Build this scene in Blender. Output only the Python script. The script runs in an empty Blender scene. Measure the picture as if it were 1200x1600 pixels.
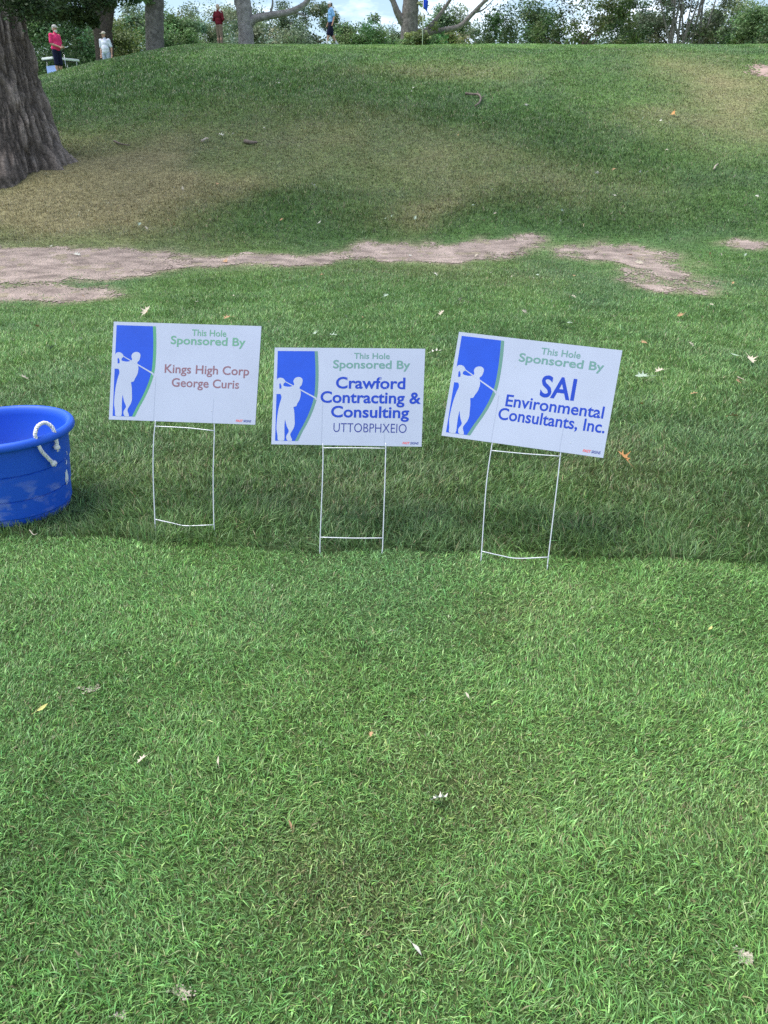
import bpy, bmesh, math, random
import numpy as np
from mathutils import Vector, Matrix

# ------------------------------------------------------------------ camera, sky, sun, exposure
S = bpy.context.scene
COL = S.collection
CAM_H, PITCH, FPX = 1.53, math.radians(25), 1200.0
cd = bpy.data.cameras.new('camera')
cam = bpy.data.objects.new('camera', cd)
COL.objects.link(cam)
cam.location = (0, 0, CAM_H)
cam.rotation_euler = (math.pi / 2 - PITCH, 0, 0)
cd.sensor_fit = 'VERTICAL'
cd.sensor_height = 36
cd.lens = 27
cd.clip_end = 3000
S.camera = cam

SUN_EL, SUN_AZ = math.radians(65), math.radians(268)   # azimuth clockwise from +y: high, from the left
W = bpy.data.worlds.new("World")
S.world = W
W.use_nodes = True
nt = W.node_tree
nt.nodes.clear()
sky = nt.nodes.new('ShaderNodeTexSky')
sky.sky_type = 'NISHITA'
sky.sun_disc = False
sky.sun_elevation = SUN_EL
sky.sun_rotation = SUN_AZ
bg = nt.nodes.new('ShaderNodeBackground')
bg.inputs['Strength'].default_value = 0.12
nt.links.new(sky.outputs[0], bg.inputs['Color'])
tc = nt.nodes.new('ShaderNodeTexCoord')
mp = nt.nodes.new('ShaderNodeMapping')
mp.inputs['Scale'].default_value = (5.0, 5.0, 16.0)
nz = nt.nodes.new('ShaderNodeTexNoise')
nz.inputs['Scale'].default_value = 1.0
nz.inputs['Detail'].default_value = 8
nz.inputs['Roughness'].default_value = 0.62
rp = nt.nodes.new('ShaderNodeValToRGB')
rp.color_ramp.elements[0].position = 0.46
rp.color_ramp.elements[1].position = 0.66
cl = nt.nodes.new('ShaderNodeBackground')
cl.inputs['Color'].default_value = (0.80, 0.88, 1.0, 1)
cl.inputs['Strength'].default_value = 1.25
mx = nt.nodes.new('ShaderNodeMixShader')
ow = nt.nodes.new('ShaderNodeOutputWorld')
nt.links.new(tc.outputs['Generated'], mp.inputs[0])
nt.links.new(mp.outputs[0], nz.inputs['Vector'])
nt.links.new(nz.outputs['Fac'], rp.inputs[0])
nt.links.new(rp.outputs[0], mx.inputs[0])
nt.links.new(bg.outputs[0], mx.inputs[1])
nt.links.new(cl.outputs[0], mx.inputs[2])
nt.links.new(mx.outputs[0], ow.inputs[0])

ld = bpy.data.lights.new('sun', 'SUN')
ld.energy = 2.8
ld.angle = math.radians(42)
ld.color = (1.0, 0.95, 0.88)
sun = bpy.data.objects.new('sun', ld)
COL.objects.link(sun)
sdir = Vector((math.sin(SUN_AZ) * math.cos(SUN_EL), math.cos(SUN_AZ) * math.cos(SUN_EL), math.sin(SUN_EL)))
sun.rotation_euler = (-sdir).to_track_quat('-Z', 'Y').to_euler()
sun.location = (0, -10, 30)

S.view_settings.view_transform = 'Standard'
S.view_settings.look = 'None'
S.view_settings.gamma = 1
S.view_settings.use_curve_mapping = False
S.view_settings.exposure = 0.78
S.cycles.max_bounces = 5
S.cycles.diffuse_bounces = 3
S.cycles.use_denoising = False

RNG = np.random.default_rng(7)
random.seed(7)

# ------------------------------------------------------------------ helpers
def hash2(ix, iy, seed):
    n = (ix.astype(np.int64) * 374761393 + iy.astype(np.int64) * 668265263 + seed * 982451653) & 0xFFFFFFFF
    n = ((n ^ (n >> 13)) * 1274126177) & 0xFFFFFFFF
    return ((n ^ (n >> 16)) & 0xFFFF) / 65535.0

def vnoise(x, y, seed=0):
    x = np.asarray(x, float); y = np.asarray(y, float)
    ix = np.floor(x); iy = np.floor(y)
    fx = x - ix; fy = y - iy
    fx = fx * fx * (3 - 2 * fx); fy = fy * fy * (3 - 2 * fy)
    a = hash2(ix, iy, seed); b = hash2(ix + 1, iy, seed)
    c = hash2(ix, iy + 1, seed); d = hash2(ix + 1, iy + 1, seed)
    return (a * (1 - fx) + b * fx) * (1 - fy) + (c * (1 - fx) + d * fx) * fy

def fbm(x, y, seed=0, octs=4):
    s = 0.0; a = 0.5; f = 1.0
    for k in range(octs):
        s = s + a * vnoise(np.asarray(x) * f, np.asarray(y) * f, seed + k * 17)
        a *= 0.5; f *= 2.03
    return s / (1 - 0.5 ** octs)

def sstep(t):
    t = np.clip(t, 0, 1)
    return t * t * (3 - 2 * t)

PY = np.array([-20, 0, 4, 8, 12.5, 14, 16, 20, 26, 31, 36, 40, 44, 48, 51, 55, 65, 80, 120, 400.])
PZ = np.array([0, 0, 0, 0.0, .10, .25, .80, 1.9, 3.5, 4.75, 5.52, 5.93, 6.32, 6.68, 6.82, 6.5, 5.5, 5.0, 4.5, 4.])
_yy = np.linspace(-20, 400, 8401)
_zz = np.interp(_yy, PY, PZ)
_k = np.hanning(41); _k /= _k.sum()
_zs = np.convolve(np.pad(_zz, 20, mode='edge'), _k, mode='valid')

def hgt(x, y):
    x = np.asarray(x, float); y = np.asarray(y, float)
    z = np.interp(y, _yy, _zs)
    t = (-x - 6.8) / 15.0
    side = 1 - 0.55 * sstep(t) * sstep((y - 15) / 12) * (1 - .6 * sstep((y - 46) / 10))
    t2 = (x - 24) / 30.0
    side = side * (1 - 0.3 * sstep(t2))
    b = (fbm(x * 0.35, y * 0.35, 3, 3) - 0.5) * 0.16 * sstep((y - 3.5) / 5)
    b2 = (fbm(x * 1.5, y * 1.5, 9, 2) - 0.5) * 0.03
    return z * side + b + b2

def h1(x, y):
    return float(hgt(np.array([x]), np.array([y]))[0])

CP, SP = math.cos(PITCH), math.sin(PITCH)
def ray(px, py):
    a = (px - 600) / FPX; b = (800 - py) / FPX
    return np.array([a, CP + b * SP, -SP + b * CP])

def gpt(px, py):
    """point of the ground seen at a place of the photograph (used to survey the site once)"""
    r = ray(px, py)
    t = np.concatenate([np.arange(0.5, 8, 0.01), np.arange(8, 90, 0.05)])
    X = r[0] * t; Y = r[1] * t; Z = CAM_H + r[2] * t
    d = Z - hgt(X, Y)
    k = np.argmax(d < 0)
    if d[k] >= 0: k = len(t) - 1
    return np.array([X[k], Y[k]])

def at_dist(px, d):
    """ground point at forward distance d under the photograph column px (near the hilltop)"""
    x = 0
    for _ in range(4):
        z = h1(x, d)
        zc = d * CP - (z - CAM_H) * SP
        x = (px - 600) / FPX * zc
    return x, d, h1(x, d)

def mesh_np(name, V, F, mat, parent=None, col=None, smooth=False, loc=None):
    """V (n,3), F (m,k) constant size polygons"""
    me = bpy.data.meshes.new(name)
    V = np.ascontiguousarray(V, np.float32); F = np.ascontiguousarray(F, np.int32)
    m, k = F.shape
    me.vertices.add(len(V)); me.vertices.foreach_set('co', V.ravel())
    me.loops.add(m * k); me.loops.foreach_set('vertex_index', F.ravel())
    me.polygons.add(m)
    me.polygons.foreach_set('loop_start', np.arange(0, m * k, k, dtype=np.int32))
    me.polygons.foreach_set('loop_total', np.full(m, k, np.int32))
    if smooth:
        me.polygons.foreach_set('use_smooth', np.ones(m, bool))
    if col is not None:
        at = me.attributes.new('tint', 'FLOAT_COLOR', 'POINT')
        c = np.ones((len(V), 4), np.float32); c[:, :3] = col
        at.data.foreach_set('color', c.ravel())
    me.update(calc_edges=True)
    me.validate()
    me.materials.append(mat)
    o = bpy.data.objects.new(name, me)
    COL.objects.link(o)
    if parent: o.parent = parent
    if loc is not None: o.location = loc
    return o

def obj_bm(name, bm, mat, parent=None, smooth=True, loc=None):
    me = bpy.data.meshes.new(name)
    bmesh.ops.recalc_face_normals(bm, faces=bm.faces)
    bm.to_mesh(me); bm.free()
    if smooth:
        for p in me.polygons: p.use_smooth = True
    me.materials.append(mat)
    o = bpy.data.objects.new(name, me)
    COL.objects.link(o)
    if parent: o.parent = parent
    if loc is not None: o.location = loc
    return o

def tag(o, label, cat, group=None):
    o['label'] = label; o['category'] = cat
    if group: o['group'] = group
    return o

def struct(o, kind='structure', label=None, cat=None):
    o['kind'] = kind
    if label: o['label'] = label
    if cat: o['category'] = cat
    return o

def thing(name, loc, label, cat, group=None, rz=0):
    o = bpy.data.objects.new(name, None)
    o.empty_display_size = 0.2
    COL.objects.link(o)
    o.location = loc; o.rotation_euler = (0, 0, rz)
    return tag(o, label, cat, group)

def tube_arrays(pts, rad, sides=8, jitter=0.0, rng=RNG):
    pts = np.asarray(pts, float); rad = np.asarray(rad, float)
    n = len(pts)
    T = np.gradient(pts, axis=0); T /= np.linalg.norm(T, axis=1)[:, None] + 1e-9
    ref = np.array([0.13, 1, 0.07]) if abs(T[0][2]) > 0.6 else np.array([0, 0, 1.0])
    A = np.cross(T, ref); A /= np.linalg.norm(A, axis=1)[:, None] + 1e-9
    B = np.cross(T, A)
    an = np.linspace(0, 2 * np.pi, sides, endpoint=False)
    R = rad[:, None] * (1 + jitter * rng.normal(size=(n, sides)))
    V = pts[:, None, :] + R[..., None] * (np.cos(an)[None, :, None] * A[:, None, :] + np.sin(an)[None, :, None] * B[:, None, :])
    V = V.reshape(-1, 3)
    i = np.arange(n - 1)[:, None] * sides; j = np.arange(sides)[None, :]; j2 = (j + 1) % sides
    F = np.stack([i + j, i + j2, i + sides + j2, i + sides + j], -1).reshape(-1, 4)
    c0 = len(V); V = np.vstack([V, pts[:1], pts[-1:]])
    e = (n - 1) * sides
    caps = [[c0, (k + 1) % sides, k, c0] for k in range(sides)] + [[c0 + 1, e + k, e + (k + 1) % sides, c0 + 1] for k in range(sides)]
    return V, F, np.array(caps)

class Multi:
    def __init__(s): s.V = []; s.F = []; s.n = 0
    def tube(s, pts, rad, sides=8, jitter=0.0, res=None):
        pts = np.asarray(pts, float)
        if np.isscalar(rad): rad = np.full(len(pts), rad)
        if res:
            pts, rad = spline(pts, rad, res)
        V, F, C = tube_arrays(pts, rad, sides, jitter)
        tri = C[:, :3]
        s.V.append(V); s.F += (F + s.n).tolist() + (tri + s.n).tolist(); s.n += len(V)
    def add(s, V, F):
        V = np.asarray(V, float)
        s.V.append(V); s.F += [[int(i) + s.n for i in f] for f in F]; s.n += len(V)
    def box(s, c, d, M=None):
        c = np.asarray(c, float); d = np.asarray(d, float) / 2
        V = np.array([[x, y, z] for x in (-1, 1) for y in (-1, 1) for z in (-1, 1)], float) * d
        if M is not None: V = V @ np.array(M).T
        s.add(V + c, [[0, 1, 3, 2], [4, 6, 7, 5], [0, 4, 5, 1], [2, 3, 7, 6], [0, 2, 6, 4], [1, 5, 7, 3]])
    def build(s, name, mat, parent=None, smooth=True, bevel=0):
        me = bpy.data.meshes.new(name)
        me.from_pydata(np.vstack(s.V).tolist(), [], s.F)
        bm = bmesh.new(); bm.from_mesh(me)
        if bevel:
            bmesh.ops.bevel(bm, geom=bm.edges[:], offset=bevel, segments=2, affect='EDGES', clamp_overlap=True)
        bmesh.ops.recalc_face_normals(bm, faces=bm.faces)
        bm.to_mesh(me); bm.free()
        if smooth:
            for p in me.polygons: p.use_smooth = True
        me.materials.append(mat)
        o = bpy.data.objects.new(name, me); COL.objects.link(o)
        if parent: o.parent = parent
        return o

def spline(pts, rad, res):
    pts = np.asarray(pts, float); rad = np.asarray(rad, float)
    n = len(pts)
    P = np.vstack([2 * pts[0] - pts[1], pts, 2 * pts[-1] - pts[-2]])
    out = []; ro = []
    for i in range(n - 1):
        p0, p1, p2, p3 = P[i:i + 4]
        for t in np.linspace(0, 1, res, endpoint=False):
            out.append(0.5 * (2 * p1 + (p2 - p0) * t + (2 * p0 - 5 * p1 + 4 * p2 - p3) * t * t + (3 * p1 - p0 - 3 * p2 + p3) * t ** 3))
            ro.append(rad[i] * (1 - t) + rad[i + 1] * t)
    out.append(pts[-1]); ro.append(rad[-1])
    return np.array(out), np.array(ro)

# ------------------------------------------------------------------ materials
def mat(name, color=(.5, .5, .5), rough=.6, spec=.3, metal=0, bump=None, vary=None, attr=False, transl=0.0, coat=0):
    m = bpy.data.materials.new(name); m.use_nodes = True
    t = m.node_tree; b = t.nodes['Principled BSDF']
    b.inputs['Base Color'].default_value = (*color, 1)
    b.inputs['Roughness'].default_value = rough
    b.inputs['Specular IOR Level'].default_value = spec
    b.inputs['Metallic'].default_value = metal
    if coat: b.inputs['Coat Weight'].default_value = coat
    src = None
    if attr:
        a = t.nodes.new('ShaderNodeAttribute'); a.attribute_name = 'tint'; src = a.outputs['Color']
    if vary:   # (scale, amount, detail): brightness variation
        c = t.nodes.new('ShaderNodeTexCoord'); n = t.nodes.new('ShaderNodeTexNoise')
        n.inputs['Scale'].default_value = vary[0]; n.inputs['Detail'].default_value = vary[2]
        t.links.new(c.outputs['Object'], n.inputs['Vector'])
        mr = t.nodes.new('ShaderNodeMapRange'); mr.inputs[1].default_value = .3; mr.inputs[2].default_value = .7
        mr.inputs[3].default_value = 1 - vary[1]; mr.inputs[4].default_value = 1 + vary[1]
        t.links.new(n.outputs['Fac'], mr.inputs[0])
        mm = t.nodes.new('ShaderNodeVectorMath'); mm.operation = 'SCALE'
        if src: t.links.new(src, mm.inputs[0])
        else: mm.inputs[0].default_value = color
        t.links.new(mr.outputs[0], mm.inputs['Scale'])
        src = mm.outputs[0]
    if src: t.links.new(src, b.inputs['Base Color'])
    if bump:   # (scale, strength, distance)
        c = t.nodes.new('ShaderNodeTexCoord'); n = t.nodes.new('ShaderNodeTexNoise')
        n.inputs['Scale'].default_value = bump[0]; n.inputs['Detail'].default_value = 6
        t.links.new(c.outputs['Object'], n.inputs['Vector'])
        bp = t.nodes.new('ShaderNodeBump'); bp.inputs['Strength'].default_value = bump[1]; bp.inputs['Distance'].default_value = bump[2]
        t.links.new(n.outputs['Fac'], bp.inputs['Height']); t.links.new(bp.outputs[0], b.inputs['Normal'])
    if transl:
        tr = t.nodes.new('ShaderNodeBsdfTranslucent')
        if src: t.links.new(src, tr.inputs[0])
        else: tr.inputs[0].default_value = (*color, 1)
        ms = t.nodes.new('ShaderNodeMixShader'); ms.inputs[0].default_value = transl
        out = t.nodes['Material Output']
        t.links.new(b.outputs[0], ms.inputs[1]); t.links.new(tr.outputs[0], ms.inputs[2]); t.links.new(ms.outputs[0], out.inputs[0])
    return m

M_grass = mat('grass_blade', attr=True, rough=.42, spec=.5, transl=.28)
M_leaf = mat('tree_leaf', attr=True, rough=.55, spec=.3, transl=.3)
M_ground = mat('turf', attr=True, rough=.95, spec=.1, vary=(9, .35, 8), bump=(60, .6, .03))
M_dirt = mat('bare_dirt', (.37, .295, .255), rough=.95, spec=.1, vary=(3.2, .42, 14), bump=(30, 1.0, .05))
M_sand = mat('pale_sand', (.44, .40, .33), rough=.95, spec=.1, vary=(40, .3, 8), bump=(90, .8, .02))

# ------------------------------------------------------------------ site survey: dry turf, lush turf and painted tree shade, bare dirt
def blob_field(lst):
    out = []
    for (px, py, rx, ry, amt) in lst:
        c = gpt(px, py); l = gpt(px - rx, py); r = gpt(px + rx, py); u = gpt(px, max(py - ry, 78)); d = gpt(px, py + ry)
        out.append((c[0], c[1], abs(r[0] - l[0]) / 2 + .05, abs(u[1] - d[1]) / 2 + .05, amt))
    return out
DRY = blob_field([(110, 300, 170, 75, 1.0), (200, 260, 110, 50, .7), (30, 350, 90, 28, .5), (560, 235, 210, 48, .36), (740, 275, 130, 38, .40), (420, 190, 190, 40, .26),
                  (640, 330, 80, 22, .5), (1130, 130, 90, 45, .75), (1100, 190, 110, 40, .42), (700, 110, 140, 16, .35), (350, 290, 120, 30, .35), (980, 300, 80, 30, .2),
                  (240, 410, 250, 25, .3), (700, 420, 160, 20, .3), (640, 740, 60, 25, .12), (470, 745, 70, 25, .14), (200, 720, 60, 30, .1), (990, 740, 80, 40, .15),
                  (990, 690, 50, 20, .2), (530, 1290, 70, 50, .25), (1080, 1270, 60, 40, .3), (800, 1180, 80, 50, .2), (1150, 1520, 40, 40, .35), (820, 930, 50, 20, .2)])
LUSH_SHADE = blob_field([(430, 125, 300, 34, 1.1), (700, 185, 220, 26, .7), (880, 230, 120, 40, .7), (560, 340, 320, 36, 1.1), (900, 330, 180, 35, .7), (330, 330, 90, 28, .8), (130, 150, 70, 50, .6),
                   (300, 380, 300, 14, .5), (1130, 330, 100, 40, .3)])  # low bands are greener turf, upper bands paint soft tree shade
def fields(x, y):
    x = np.asarray(x, float); y = np.asarray(y, float)
    wx = x + (fbm(x * .5, y * .5, 21, 3) - .5) * 2.2; wy = y + (fbm(x * .5, y * .5, 33, 3) - .5) * 2.2 * np.clip(y / 14, .25, 1.3)
    dry = np.zeros_like(x); lush_shade = np.zeros_like(x)
    for (cx, cy, rx, ry, a) in DRY: dry += a * np.exp(-.9 * (((wx - cx) / rx) ** 2 + ((wy - cy) / ry) ** 2))
    for (cx, cy, rx, ry, a) in LUSH_SHADE: lush_shade += a * np.exp(-.9 * (((wx - cx) / rx) ** 2 + ((wy - cy) / ry) ** 2))
    n = fbm(x * 1.1, y * .9, 5, 4)
    dry = np.clip(dry * (.55 + .9 * n), 0, 1)
    return dry, np.clip(lush_shade * (.5 + n), 0, 1)

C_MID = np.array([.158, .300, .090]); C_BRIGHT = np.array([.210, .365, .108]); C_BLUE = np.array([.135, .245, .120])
C_LUSH_SHADE = np.array([.054, .116, .031]); C_DRY = np.array([.29, .245, .135]); C_SOIL = np.array([.10, .085, .05])
def edge_y(x): return 2.885 - .07 * x + .012 * np.sin(x * 3.1) + .045 * (vnoise(x * 4, x * 0, 4) - .5)

def turf_colour(x, y):
    dry, lush_shade = fields(x, y)
    a = fbm(x * .55, y * .55, 41, 4)[:, None]; b = fbm(x * 2.3 + 7, y * 2.3, 51, 3)[:, None]; e = fbm(x * .9 - 9, y * .7, 61, 3)[:, None]
    c = C_MID + (C_BRIGHT - C_MID) * np.clip((a - .40) * 2.6, 0, 1) * .8
    c = c + (C_BLUE - c) * np.clip((e - .45) * 2.6, 0, 1) * .6
    c = c * (.78 + .44 * b)
    hill_sunlight = (sstep((y - 27) / 12) * sstep((x + 8) / 10))[:, None]  # sunlight on the upper right of the hill, painted into the turf
    c = c * (1 - .46 * sstep((y - 4.5) / 11) * (1 - .35 * sstep((y - 33) / 6)))[:, None]     # tree shade over the bank, put into the turf colour
    c = c * (1 + .45 * hill_sunlight * np.array([1.15, 1, .7]))
    rough_ = ((y > edge_y(x)) & (y < 6.2))[:, None] * (1 - sstep((y - 3.4) / 2.6))[:, None]
    c = c * (1 - .36 * rough_)
    c = c + (C_LUSH_SHADE - c) * lush_shade[:, None] * .85  # greener turf and painted tree shade share this tint
    c = c + (C_DRY - c) * dry[:, None] * .85
    return c

DIRT_PX = [
    [(-60, 392), (60, 388), (130, 386), (200, 392), (262, 398), (275, 410), (262, 420), (225, 432), (150, 437), (90, 441), (-60, 441)],
    [(240, 407), (330, 402), (400, 400), (470, 402), (545, 400), (550, 406), (472, 411), (400, 415), (330, 419), (250, 421)],
    [(-60, 447), (60, 445), (90, 450), (150, 459), (160, 465), (120, 471), (50, 469), (-60, 471)],
    [(537, 400), (570, 388), (640, 379), (680, 384), (720, 383), (770, 376), (810, 371), (840, 377), (832, 386), (790, 395), (750, 403), (705, 411), (680, 414), (640, 410), (590, 404)],
    [(880, 391), (920, 385), (1000, 387), (1040, 394), (1054, 405), (1052, 420), (1078, 438), (1055, 452), (1012, 448), (1012, 430), (985, 416), (940, 408), (905, 402)],
    [(1130, 381), (1170, 379), (1215, 380), (1215, 384), (1160, 385)],
]
DIRT_W = [np.array([gpt(*p) for p in poly]) for poly in DIRT_PX]
def poly_sd(x, y, P):
    """signed distance (positive inside), y compressed so that ragged edges look alike in both directions"""
    d = np.full(x.shape, 1e9); ins = np.zeros(x.shape, bool)
    n = len(P)
    for i in range(n):
        ax, ay = P[i]; bx, by = P[(i + 1) % n]
        ex, ey = bx - ax, by - ay
        t = np.clip(((x - ax) * ex + (y - ay) * ey) / (ex * ex + ey * ey + 1e-12), 0, 1)
        d = np.minimum(d, np.hypot(x - ax - t * ex, y - ay - t * ey))
        c = ((ay > y) != (by > y)) & (x < (bx - ax) * (y - ay) / (by - ay + 1e-12) + ax)
        ins ^= c
    return np.where(ins, d, -d)
def dirt_mask(x, y, k):
    nn = (fbm(x * 2.2, y * 1.6, 71 + k, 4) - .5) * 1.0 + (vnoise(x * 11, y * 9, 81) - .5) * .22
    return poly_sd(x, y, DIRT_W[k]) + nn * (.55 if k else .75) + (vnoise(x * 3.7, y * 1.3, 83 + k) - .5) * .5
SCARS = [(145, 1080, 17, 7), (275, 1552, 26, 12), (192, 1592, 20, 12), (1160, 1497, 13, 10)]
SCAR_W = []
for (px, py, rx, ry) in SCARS:
    c = gpt(px, py); SCAR_W.append((c[0], c[1], abs(gpt(px + rx, py)[0] - c[0]), abs(gpt(px, py - ry)[1] - c[1]), rx))
def scar_mask(x, y):
    m = np.full(np.shape(x), -9.0)
    for (cx, cy, rx, ry, _) in SCAR_W:
        r = np.hypot((x - cx) / rx, (y - cy) / ry)
        m = np.maximum(m, .75 - r + (fbm(x * 45, y * 45, 91, 3) - .5) * 2.2)
    return m

# ------------------------------------------------------------------ ground: one sheet to the horizon
ys = np.concatenate([np.linspace(-25, 0, 14), np.arange(.12, 4, .06), np.geomspace(4, 60, 190), np.geomspace(62, 900, 34)])
us = np.linspace(-1, 1, 181); us = np.sign(us) * np.abs(us) ** 1.35
YY, UU = np.meshgrid(ys, us, indexing='ij')
XX = UU * (9 + 1.35 * np.clip(YY, 0, None))
ZZ = hgt(XX, YY)
ny, nx = YY.shape
V = np.stack([XX, YY, ZZ], -1).reshape(-1, 3)
i = np.arange(ny - 1)[:, None] * nx; j = np.arange(nx - 1)[None, :]
F = np.stack([i + j, i + j + 1, i + nx + j + 1, i + nx + j], -1).reshape(-1, 4)
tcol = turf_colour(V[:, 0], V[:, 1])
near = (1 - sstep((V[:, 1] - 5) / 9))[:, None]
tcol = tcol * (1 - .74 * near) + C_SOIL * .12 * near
dmx = np.full(len(V), -9.0)
for k in range(len(DIRT_W)): dmx = np.maximum(dmx, dirt_mask(V[:, 0], V[:, 1], k))
wd_ = sstep((dmx + .42) / .6)[:, None]
tcol = tcol * (1 - wd_) + np.array([.30, .25, .185]) * wd_
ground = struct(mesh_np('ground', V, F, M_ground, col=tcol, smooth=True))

# bare dirt, sand bunker edge and worn scars
def patch(name, fn, x0, x1, y0, y1, sx, sy, m, lift, dith=0):
    gx = np.arange(x0, x1, sx); gy = np.arange(y0, y1, sy)
    Y, X = np.meshgrid(gy, gx, indexing='ij')
    k = fn(X, Y)
    n = X.shape[1]
    V = np.stack([X, Y, hgt(X, Y) + lift + np.clip(k, 0, .05) * -.1 + .006 * (vnoise(X * 7, Y * 7, 5) - .5)], -1).reshape(-1, 3)
    i = np.arange(X.shape[0] - 1)[:, None] * n; j = np.arange(n - 1)[None, :]
    F = np.stack([i + j, i + j + 1, i + n + j + 1, i + n + j], -1)
    kc = (k[:-1, :-1] + k[1:, 1:]) / 2
    if dith: kc = kc + (hash2(np.arange(kc.size).reshape(kc.shape), np.zeros(kc.shape), 7) - .5) * dith + (vnoise(X[:-1, :-1] * 14, Y[:-1, :-1] * 6, 55) - .5) * dith
    F = F[kc > 0].reshape(-1, 4)
    used, inv = np.unique(F, return_inverse=True)
    return struct(mesh_np(name, V[used], inv.reshape(-1, 4), m, smooth=True))
for k, P in enumerate(DIRT_W):
    patch('dirt_path', lambda X, Y, k=k: dirt_mask(X, Y, k), P[:, 0].min() - .5, P[:, 0].max() + .5, P[:, 1].min() - .5, P[:, 1].max() + .5, .03, .04, M_dirt, .007, .22)
for (cx, cy, rx, ry, _) in SCAR_W:
    patch('bare_soil', scar_mask, cx - rx * 1.6, cx + rx * 1.6, cy - ry * 1.6, cy + ry * 1.6, .004, .004, M_sand, .008, .5)
bk = gpt(1194, 116)
BUNK = [gpt(*p) for p in [(1176, 106), (1190, 102), (1215, 101), (1260, 104), (1260, 128), (1205, 124), (1186, 117)]]
patch('bunker', lambda X, Y: poly_sd(X, Y, np.array(BUNK)) + (fbm(X * 2, Y * 2, 3, 3) - .5) * .5, bk[0] - 1.5, bk[0] + 3.5, bk[1] - 4, bk[1] + 4, .07, .07,
      mat('bunker_sand', (.34, .245, .21), rough=.95, vary=(2, .3, 6)), .01, .5)

# ------------------------------------------------------------------ grass
def blades(x, y, h, w, lean, colr, comb=0.35):
    n = len(x)
    z = hgt(x, y)
    ph = RNG.uniform(0, 2 * np.pi, n)
    pref = 6.3 * fbm(x * 1.7, y * 1.7, 15, 2) * 2
    ph = np.where(RNG.random(n) < comb, pref + RNG.normal(0, .5, n), ph)
    dx, dy = np.cos(ph), np.sin(ph)
    tw = ph + np.pi / 2 + RNG.normal(0, .6, n)
    wx, wy = np.cos(tw) * w * .5, np.sin(tw) * w * .5
    V = np.empty((n, 3, 2, 3), np.float32)
    for k, (t, ww) in enumerate(((0, .9), (.55, 1.0), (1, .12))):
        off = lean * h * (t ** 1.3)
        zz = z + h * t * (1 - .45 * lean * t) - (0.004 if k == 0 else 0)
        for s, sg in enumerate((-1, 1)):
            V[:, k, s, 0] = x + dx * off + sg * wx * ww
            V[:, k, s, 1] = y + dy * off + sg * wy * ww
            V[:, k, s, 2] = zz
    b = (np.arange(n, dtype=np.int32) * 6)[:, None, None]
    F = np.array([[0, 1, 3, 2], [2, 3, 5, 4]], np.int32)[None] + b
    c = np.repeat(colr[:, None, :], 6, 1).reshape(-1, 3)
    return V.reshape(-1, 3), F.reshape(-1, 4), c

def scatter(y0, y1, half, dens):
    """rejection sample: half(y) half-width, dens(y) blades per square metre"""
    yy = np.linspace(y0, y1, 400)
    pdf = half(yy) * 2 * dens(yy)
    N = int(np.trapz(pdf, yy))
    cdf = np.cumsum(pdf); cdf /= cdf[-1]
    y = np.interp(RNG.random(N), cdf, yy)
    x = RNG.uniform(-1, 1, N) * half(y)
    return x, y

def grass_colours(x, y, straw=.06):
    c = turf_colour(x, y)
    n = len(x)
    c = c * np.exp(RNG.normal(0, .40, n))[:, None]
    c = c * (1 + RNG.normal(0, .10, (n, 3)) * np.array([1, .35, 1]))
    dry, _ = fields(x, y)
    pale = RNG.random(n) < .11
    c[pale] = c[pale] * np.array([1.35, 1.32, 1.42])
    s = RNG.random(n) < straw + .35 * dry
    c[s] = np.array([.26, .225, .125]) * np.exp(RNG.normal(0, .3, s.sum()))[:, None]
    return np.clip(c, .004, .6)

DENS = 1.0
# close-mown turf in front
x, y = scatter(.45, 3.15, lambda v: .55 + .62 * v + .45, lambda v: DENS * np.interp(v, [.4, 1.2, 2, 3.2], [36000, 33000, 25000, 19000]))
x2, y2 = scatter(-1.2, 3.3, lambda v: 5.2 + 0 * v, lambda v: 7500 + 0 * v)      # the lawn goes on to both sides
k2 = np.abs(x2) > np.where(y2 > .45, 1.0 + .62 * y2, 0); x, y = np.concatenate([x, x2[k2]]), np.concatenate([y, y2[k2]])
keep = (y < edge_y(x)) & ((scar_mask(x, y) < 0) | (RNG.random(len(x)) < .6)); x, y = x[keep], y[keep]
clump = fbm(x * 9, y * 9, 77, 2)
h = (.0125 + .0165 * RNG.random(len(x))) * (.55 + .9 * clump)
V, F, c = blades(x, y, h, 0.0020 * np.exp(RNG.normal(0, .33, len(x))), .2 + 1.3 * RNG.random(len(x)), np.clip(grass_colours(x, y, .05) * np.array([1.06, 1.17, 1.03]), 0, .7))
# a dense understorey of short fine leaves fills the gaps between the tips
u = RNG.random(len(x)) < .85
xu = x[u] + RNG.normal(0, .01, u.sum()); yu = y[u] + RNG.normal(0, .01, u.sum())
V2, F2, c2 = blades(xu, yu, .007 + .007 * RNG.random(len(xu)), .0020 + .0010 * RNG.random(len(xu)), .3 + 1.2 * RNG.random(len(xu)), grass_colours(xu, yu, .05) * .88)
F = np.vstack([F, F2 + len(V)]); V = np.vstack([V, V2]); c = np.vstack([c, c2])
struct(mesh_np('mown_grass', V, F, M_grass, col=c), 'stuff', 'short green mown grass in front of the signs', 'grass')
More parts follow.
